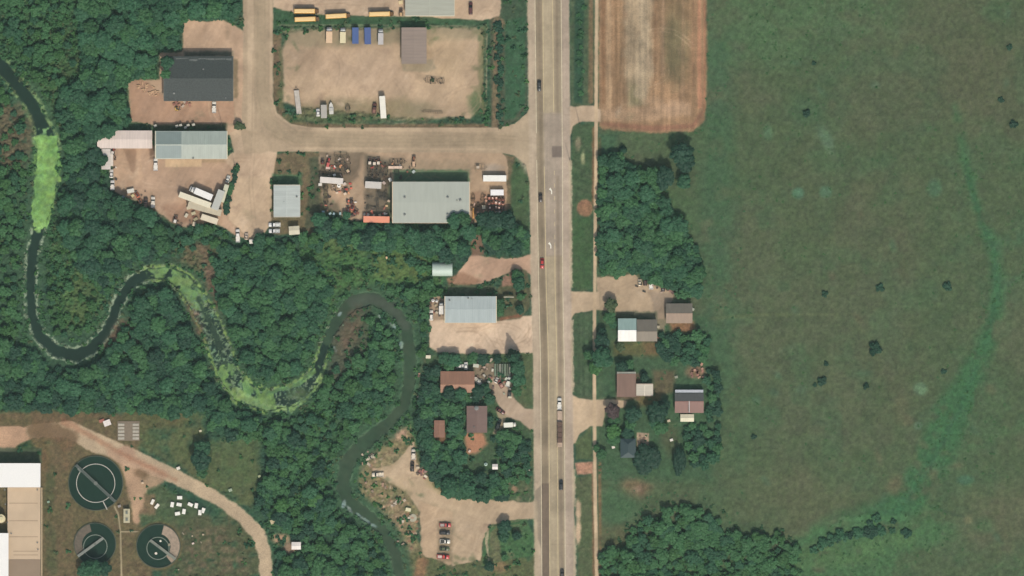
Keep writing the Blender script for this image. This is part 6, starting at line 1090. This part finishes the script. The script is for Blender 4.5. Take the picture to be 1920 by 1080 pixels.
# woods: the largest crowns stand alone, the rest is one mass of smaller crowns
WOODS = [
 ("tree in the wood west of the charcoal roof", [(150, -30), (456, -30), (452, 24), (430, 36), (345, 34), (334, 60), (334, 98), (308, 108), (306, 140), (270, 148), (238, 160), (240, 236), (180, 246), (176, 290), (130, 280), (110, 200), (150, 130)], 12.9, (2.2, 4.0), ['teal', 'teal', 'mid'], 1.0),
 ("tree in the top left corner wood", [(-30, -30), (150, -30), (150, 130), (112, 200), (100, 180), (60, 130), (20, 80), (-30, 60)], 16.3, (1.4, 2.8), ['mid', 'olive', 'mid', 'teal'], .62),
 ("tree in the wood between creek and brown yard", [(126, 250), (178, 292), (188, 350), (205, 366), (245, 388), (262, 400), (290, 412), (312, 432), (300, 480), (250, 500), (205, 560), (150, 500), (120, 420), (120, 330)], 12.9, (2.1, 3.9), ['teal', 'teal', 'mid', 'dark'], 1.0),
 ("tree inside the western loop of the creek", [(130, 470), (205, 500), (214, 560), (180, 620), (120, 636), (86, 600), (84, 500)], 17.2, (1.3, 2.5), ['mid', 'bright', 'olive', 'teal'], .42),
 ("tree on the creek's far west bank", [(-30, 130), (20, 170), (52, 240), (62, 300), (40, 420), (36, 560), (40, 640), (-30, 640)], 16.3, (1.4, 2.8), ['mid', 'teal', 'mid', 'olive'], .6),
 ("tree in the wood south of the first bend", [(-30, 640), (44, 650), (90, 690), (170, 690), (215, 640), (250, 560), (300, 540), (340, 570), (370, 630), (395, 700), (430, 750), (490, 785), (480, 800), (380, 775), (200, 768), (-30, 766)], 12.9, (1.9, 3.5), ['teal', 'teal', 'mid', 'dark'], 0.84),
 ("tree in the wood between the two creek bends", [(400, 470), (430, 455), (500, 450), (560, 470), (620, 530), (612, 580), (590, 640), (560, 690), (500, 715), (455, 690), (430, 640), (410, 560), (395, 500)], 12.9, (1.9, 3.4), ['teal', 'teal', 'mid', 'mid'], 0.74),
 ("tree in the wood behind the road lot", [(300, 440), (330, 424), (420, 428), (445, 445), (480, 458), (560, 446), (600, 420), (600, 470), (500, 470), (420, 470), (330, 470)], 14.6, (1.4, 2.6), ['mid', 'olive', 'teal'], .55),
 ("tree in the belt south of the biggest roof", [(598, 410), (650, 418), (730, 424), (760, 422), (800, 414), (880, 410), (900, 408), (950, 412), (985, 440), (988, 466), (930, 476), (900, 450), (875, 460), (870, 480), (800, 478), (760, 470), (660, 455), (600, 440)], 12.0, (2.1, 3.7), ['teal', 'teal', 'mid', 'dark'], 1.0),
 ("tree around the arched hut and creek bank", [(770, 470), (808, 490), (812, 530), (830, 545), (812, 560), (800, 600), (800, 650), (785, 660), (776, 640), (772, 590), (740, 560), (720, 540), (790, 530), (770, 490)], 12.9, (1.5, 2.8), ['mid', 'bright', 'teal'], .85),
 ("tree inside the eastern loop of the creek", [(690, 590), (725, 600), (748, 650), (750, 740), (700, 795), (640, 820), (620, 860), (600, 830), (580, 790), (600, 720), (625, 690), (690, 660)], 13.8, (1.6, 3.2), ['teal', 'mid', 'bright', 'mid'], 0.56),
 ("tree in the wood east of the works", [(395, 780), (480, 800), (560, 780), (580, 800), (600, 850), (625, 920), (640, 960), (680, 985), (720, 1020), (735, 1090), (520, 1110), (520, 1050), (540, 1000), (480, 950), (500, 900), (510, 820), (460, 825), (390, 800)], 12.9, (1.7, 3.3), ['teal', 'mid', 'mid', 'dark', 'bright'], .8),
 ("tree in the gardens between creek and highway", [(788, 735), (830, 742), (880, 742), (905, 750), (872, 760), (868, 850), (860, 880), (905, 895), (955, 900), (952, 932), (905, 934), (850, 926), (815, 900), (792, 860), (784, 800)], 11.2, (1.9, 3.3), ['teal', 'mid', 'teal', 'dark'], 1.0),
 ("tree in the garden strip by the highway", [(922, 815), (960, 812), (992, 828), (994, 900), (965, 905), (945, 880), (935, 850)], 12.9, (1.5, 2.6), ['mid', 'teal', 'dark'], .8),
 ("tree in the narrow belt west of the houses", [(790, 690), (820, 692), (826, 740), (795, 742)], 11.2, (1.5, 2.6), ['dark', 'teal'], 1.0),
 ("tree in the east woods beside the trail", [(1130, 300), (1165, 292), (1200, 320), (1225, 322), (1232, 360), (1262, 400), (1290, 440), (1308, 480), (1312, 540), (1280, 570), (1255, 545), (1205, 512), (1160, 512), (1128, 512), (1126, 400)], 12.9, (2.1, 3.7), ['teal', 'mid', 'teal', 'mid'], .9),
 ("tree in the thicket below the brown garage", [(1236, 628), (1300, 624), (1326, 630), (1328, 670), (1290, 682), (1250, 676), (1236, 655)], 13.8, (1.7, 3.0), ['teal', 'mid', 'dark'], .9),
 ("tree in the belt right of the brown house", [(1324, 690), (1346, 700), (1348, 860), (1320, 876), (1290, 860), (1284, 800), (1320, 795)], 13.8, (1.4, 2.6), ['teal', 'mid', 'dark'], .75),
 ("tree in the bottom wood right of the trail", [(1126, 1036), (1180, 1030), (1184, 985), (1215, 965), (1270, 950), (1340, 960), (1360, 1000), (1430, 1010), (1460, 1000), (1490, 1030), (1490, 1110), (1126, 1110)], 12.9, (1.5, 3.2), ['teal', 'mid', 'mid', 'bright', 'mid'], .85)]
BLOCK = [(296, 94, 440, 196), (286, 236, 470, 310), (730, 334, 884, 410), (808, 488, 852, 520), (830, 548, 934, 612), (824, 692, 892, 728), (874, 758, 916, 852), (812, 786, 836, 822), (1244, 560, 1302, 610), (1156, 590, 1236, 642), (183, 246, 288, 280), (920, 868, 936, 882), (1260, 734, 1322, 792), (944, 790, 970, 802), (545, 1014, 566, 1032), (504, 414, 528, 438), (925, 675, 960, 745), (678, 400, 736, 419), (436, 425, 478, 460)]
HX = lambda x, y: (int(np.clip(np.searchsorted(PX, x), 0, NX - 1)), int(np.clip(np.searchsorted(-PYm, -y), 0, NY - 1)))
def hardat(x, y):
    j = int(np.clip(round(((540 - y) * S - YS[0]) / 1), 0, 1)); i = np.searchsorted(PX, x); yy = (540 - y) * S; k = np.searchsorted(YS, yy)
    return float(HARD[min(k, NY - 1), min(i, NX - 1)])
def inside(p, x, y): return bool(sdf(('poly', p), np.array([float(x)]), np.array([float(y)]))[0] < 0)
OPEN = [P_((-30, 190), (50, 200), (60, 300), (30, 335), (-30, 320)), E_(226, 640, 40, 48), P_((325, 452), (420, 462), (405, 560), (420, 650), (404, 640), (350, 540), (310, 500)), P_((612, 570), (640, 540), (720, 560), (700, 640), (660, 700), (612, 720)), P_((560, 462), (760, 470), (830, 480), (810, 530), (700, 545), (640, 560), (600, 520), (572, 500)), P_((556, 760), (640, 745), (640, 800), (600, 900), (580, 960), (556, 940), (570, 860)), P_((150, 500), (200, 520), (190, 590), (140, 620), (100, 590), (104, 520)), P_((90, 40), (150, 30), (150, 150), (110, 160)), P_((180, -10), (222, -10), (226, 60), (196, 70)), P_((470, 680), (560, 670), (540, 712), (480, 715)), P_((690, 1010), (736, 1030), (740, 1100), (676, 1100)), P_((60, 440), (100, 440), (104, 600), (84, 600), (74, 500))]
def isopen(x, y): return any(sdf(o, np.array([x + 0.0]), np.array([y + 0.0]))[0] < 3 for o in OPEN)
cand = []; rw = random.Random(77)
for wi, (l, poly, sp, (r0, r1), lms, dens) in enumerate(WOODS):
    xs = [p[0] for p in poly]; ys = [p[1] for p in poly]; pts = []; A = (max(xs) - min(xs)) * (max(ys) - min(ys)); tries = int(A / (sp * sp) * 22)
    for _ in range(tries):
        x, y = rw.uniform(min(xs), max(xs)), rw.uniform(min(ys), max(ys)); d = sp * rw.uniform(.62, 1.15)
        if any((x - a) ** 2 + (y - b) ** 2 < d * d for a, b in pts) or not inside(poly, x, y): continue
        r_ = r0 + (r1 * 1.12 - r0) * rw.random() ** 1.6; mg = r_ * 2.2
        if any(a - mg < x < c + mg and b - mg < y < e + mg for a, b, c, e in BLOCK): continue
        if hardat(x, y) > .4 or max(hardat(x + dx * r_ * 2.6, y + dy * r_ * 2.6) for dx, dy in ((1, 0), (-1, 0), (0, 1), (0, -1))) > .6: continue
        cl = float(fb(np.array([x]), np.array([y]), 46, 909, 3)[0])
        if isopen(x, y) and rw.random() < .88: continue
        if rw.random() > dens * (1.25 - 1.6 * max(0.0, cl - .5) * 2): continue
        pts.append((x, y)); cand.append((r_, x, y, wi, rw.choice(lms)))
vis = lambda c: -8 < c[1] < 1928 and -8 < c[2] < 1088
cand.sort(key=lambda c: (not vis(c), -c[0])); NI = 300 - sum(1 for o in scene.objects if o.get("category") == 'tree')
TONE = {'teal': 'deep green', 'mid': 'mid green', 'bright': 'fresh green', 'dark': 'dark green', 'olive': 'olive green'}
def wood_label(r_, x, y, wi, lm):
    l, poly = WOODS[wi][:2]; vx = [a for _, a, b, w, m in cand[:NI] if w == wi]; vy = [b for _, a, b, w, m in cand[:NI] if w == wi]
    fxr = (x - min(vx)) / (max(vx) - min(vx) + 1e-6); fyr = (y - min(vy)) / (max(vy) - min(vy) + 1e-6)
    o = ("north" if fyr < .33 else "south" if fyr > .67 else "") + ("west" if fxr < .33 else "east" if fxr > .67 else "") or "middle"
    big = "large " if r_ > 4.0 else "" if r_ > 3.3 else "smaller "
    return big + TONE[lm] + " " + l.replace("broad tree", "tree").replace("tree in the", "tree, " + o + " of the", 1).replace("tree inside", "tree, " + o + " inside", 1).replace("tree around", "tree, " + o + " around", 1).replace("tree on", "tree, " + o + " part, on", 1)
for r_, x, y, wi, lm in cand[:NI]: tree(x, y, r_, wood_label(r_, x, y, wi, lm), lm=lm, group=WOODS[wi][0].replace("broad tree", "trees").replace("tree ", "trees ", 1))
def scatter(items, arrs, name, m, zbase):
    """items: x, y (m), radius, height scale, z, tint shift -> one mesh"""
    V = []; T = []; Q = []; C = []; nv = 0; r = random.Random(4)
    for x, y, rad, hz, z, ts in items:
        v, t_, q_, c = arrs[r.randrange(len(arrs))]; a = r.uniform(0, 6.28); ca, sa = math.cos(a), math.sin(a)
        vv = np.empty_like(v); vv[:, 0] = (v[:, 0] * ca - v[:, 1] * sa) * rad + x; vv[:, 1] = (v[:, 0] * sa + v[:, 1] * ca) * rad + y; vv[:, 2] = v[:, 2] * rad * hz + z
        V.append(vv); T.append(t_ + nv); Q.append(q_ + nv); C.append(np.clip(c * .8 + ts, 0, 1)); nv += len(v)
    me = np_mesh(name, np.concatenate(V), np.concatenate(T), np.concatenate(Q), np.concatenate(C), m); o = bpy.data.objects.new(name, me); COL.objects.link(o); return o
rest = cand[NI:]
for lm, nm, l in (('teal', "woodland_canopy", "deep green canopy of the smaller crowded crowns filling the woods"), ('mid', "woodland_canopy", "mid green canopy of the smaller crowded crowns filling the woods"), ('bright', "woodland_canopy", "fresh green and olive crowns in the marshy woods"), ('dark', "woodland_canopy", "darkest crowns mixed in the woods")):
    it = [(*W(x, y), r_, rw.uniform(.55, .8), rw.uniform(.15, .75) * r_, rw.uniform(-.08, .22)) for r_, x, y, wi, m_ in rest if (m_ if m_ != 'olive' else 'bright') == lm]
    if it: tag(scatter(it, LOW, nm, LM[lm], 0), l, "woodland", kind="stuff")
# undergrowth: shrubs, reeds and weeds nobody could count
ru = np.random.RandomState(8)
def under(n, lm, lo, hi, name, label, fn, hzr=(.6, 1.2)):
    x = ru.uniform(-20, 1120 if fn is None else 1940, n); y = ru.uniform(-20, 1100, n); ii = np.searchsorted(PX, x).clip(0, NX - 1); kk = np.searchsorted(YS, (540 - y) * S).clip(0, NY - 1)
    v = VEG[kk, ii] if fn is None else fn(x, y, kk, ii); ok = (ru.rand(n) < v) & (KLS[kk, ii] == 0) & (np.hypot(x - 179, y - 906) > 56) & (np.hypot(x - 178, y - 1020) > 45) & (np.hypot(x - 297, y - 1024) > 46) & ~((x > 212) & (x < 268) & (y > 782) & (y < 835)); it = []
    for a, b, k, i in zip(x[ok], y[ok], kk[ok], ii[ok]): it.append((*W(a, b), ru.uniform(lo, hi), ru.uniform(*hzr), float(Z[k, i]) - .05, ru.uniform(-.05, .3)))
    tag(scatter(it, TUFT, name, LM[lm], 0), label, "undergrowth", kind="stuff")
nz = lambda x, y, s, sd_: fb(x, y, s, sd_, 3)
under(26000, 'mid', .6, 1.7, "undergrowth", "mid green shrubs and marsh plants under and between the trees", lambda x, y, k, i: np.where(x < 1000, VEG[k, i] * sstep(.35, .6, nz(x, y, 30, 301)) * 1.3, 0))
under(15000, 'bright', .6, 1.4, "undergrowth", "fresh green marsh plants along the creek", lambda x, y, k, i: np.where(x < 1000, VEG[k, i] * sstep(.45, .6, nz(x, y, 44, 302)) * 1.2, 0))
under(15000, 'teal', .7, 1.8, "undergrowth", "deep green shrubs in the hollows of the marsh", lambda x, y, k, i: np.where(x < 1000, VEG[k, i] * sstep(.45, .62, nz(x, y, 36, 303)) * 1.2, 0))
under(22000, 'olive', .5, 1.3, 'undergrowth', 'olive weeds and dry scrub in the clearings of the marsh', lambda x, y, k, i: np.where(x < 1000, VEG[k, i] * sstep(.44, .58, nz(x, y, 40, 306)), 0))
under(30000, 'mid', .5, 1.3, 'undergrowth', 'low scrub and tall weeds around the woods at the bottom of the field', lambda x, y, k, i: np.where((x > 1124) & (HARD[k, i] < .3) & (y > 940), .8 * sstep(26, 4, sdf(('poly', WOODS[-1][1]), x, y)), 0) * sstep(.36, .5, nz(x, y, 22, 310)), (.5, 1.1))
def bank(x, y, k, i):
    d = sdf(('line', CR[8:34]), x, y); return np.where((d > 0) & (d < 6), .9, 0) * sstep(.36, .5, nz(x, y, 12, 304))
under(60000, 'pale', .35, .8, "reeds", "pale reeds fringing the creek banks", bank)
under(26000, 'mid', .35, .8, "undergrowth", "coarse grass clumps at the west side of the big field", lambda x, y, k, i: np.where((x > 1122) & (HARD[k, i] < .3), .5 * sstep(1420, 1310, x), 0) * sstep(.42, .6, nz(x, y, 26, 305)), (.3, .6))
under(20000, 'bright', .35, .8, "undergrowth", "taller grass clumps in the green swales of the field", lambda x, y, k, i: np.where(x > 1400, .6 * sstep(12, 30, COLr[k, i, 1] - COLr[k, i, 0]), 0), (.3, .6))
# things that read alike are told apart by their order along the row or cluster
ORD = ["first", "second", "third", "fourth", "fifth", "sixth", "seventh", "eighth", "ninth", "tenth", "eleventh", "twelfth", "thirteenth", "fourteenth", "fifteenth", "sixteenth", "seventeenth", "eighteenth", "nineteenth", "twentieth"] + ["twenty-" + w for w in ("first", "second", "third", "fourth", "fifth", "sixth", "seventh", "eighth", "ninth")] + ["thirtieth"] + ["thirty-" + w for w in ("first", "second", "third", "fourth", "fifth", "sixth")]
_by = {}
for o in scene.objects:
    if o.parent is None and o.get("label") and o.get("kind") is None: _by.setdefault(o["label"], []).append(o)
for l, os_ in _by.items():
    n = len(os_)
    if n < 2 or n > len(ORD): continue
    xs = [o.location.x for o in os_]; ys = [o.location.y for o in os_]; ew = (max(xs) - min(xs)) >= (max(ys) - min(ys))
    os_.sort(key=(lambda o: o.location.x) if ew else (lambda o: -o.location.y))
    for i, o in enumerate(os_):
        if n == 2: w = ("western" if ew else "northern", "eastern" if ew else "southern")[i] + " one"
        elif i == 0: w = "westernmost" if ew else "northernmost"
        elif i == n - 1: w = "easternmost" if ew else "southernmost"
        else: w = ORD[i] + (" from west" if ew else " from north")
        o["label"] = l + ", " + w.replace("western one", "west one")
        if len(o["label"].split()) > 16: print("LONG", len(o["label"].split()), o["label"])
print("TREES", NTREE[0], "cand", len(cand), "rest", len(rest))
# ------------------------------------------------------------------ the air: thin even haze between the ground and the high camera
hz = MB().box(-9000, 9000, -9000, 9000, -4, 4030)
hm = bpy.data.materials.new("haze_air"); hm.use_nodes = True; hn = hm.node_tree; hn.nodes.clear()
hv = hn.nodes.new("ShaderNodeVolumePrincipled"); hv.inputs["Color"].default_value = (0.64, 0.88, 0.80, 1); hv.inputs["Density"].default_value = 2.0e-5; hv.inputs["Anisotropy"].default_value = 0.2
ho = hn.nodes.new("ShaderNodeOutputMaterial"); hn.links.new(hv.outputs[0], ho.inputs["Volume"])
tag(hz.build("haze", hm), "thin even air haze over the whole place", "haze", kind="stuff")
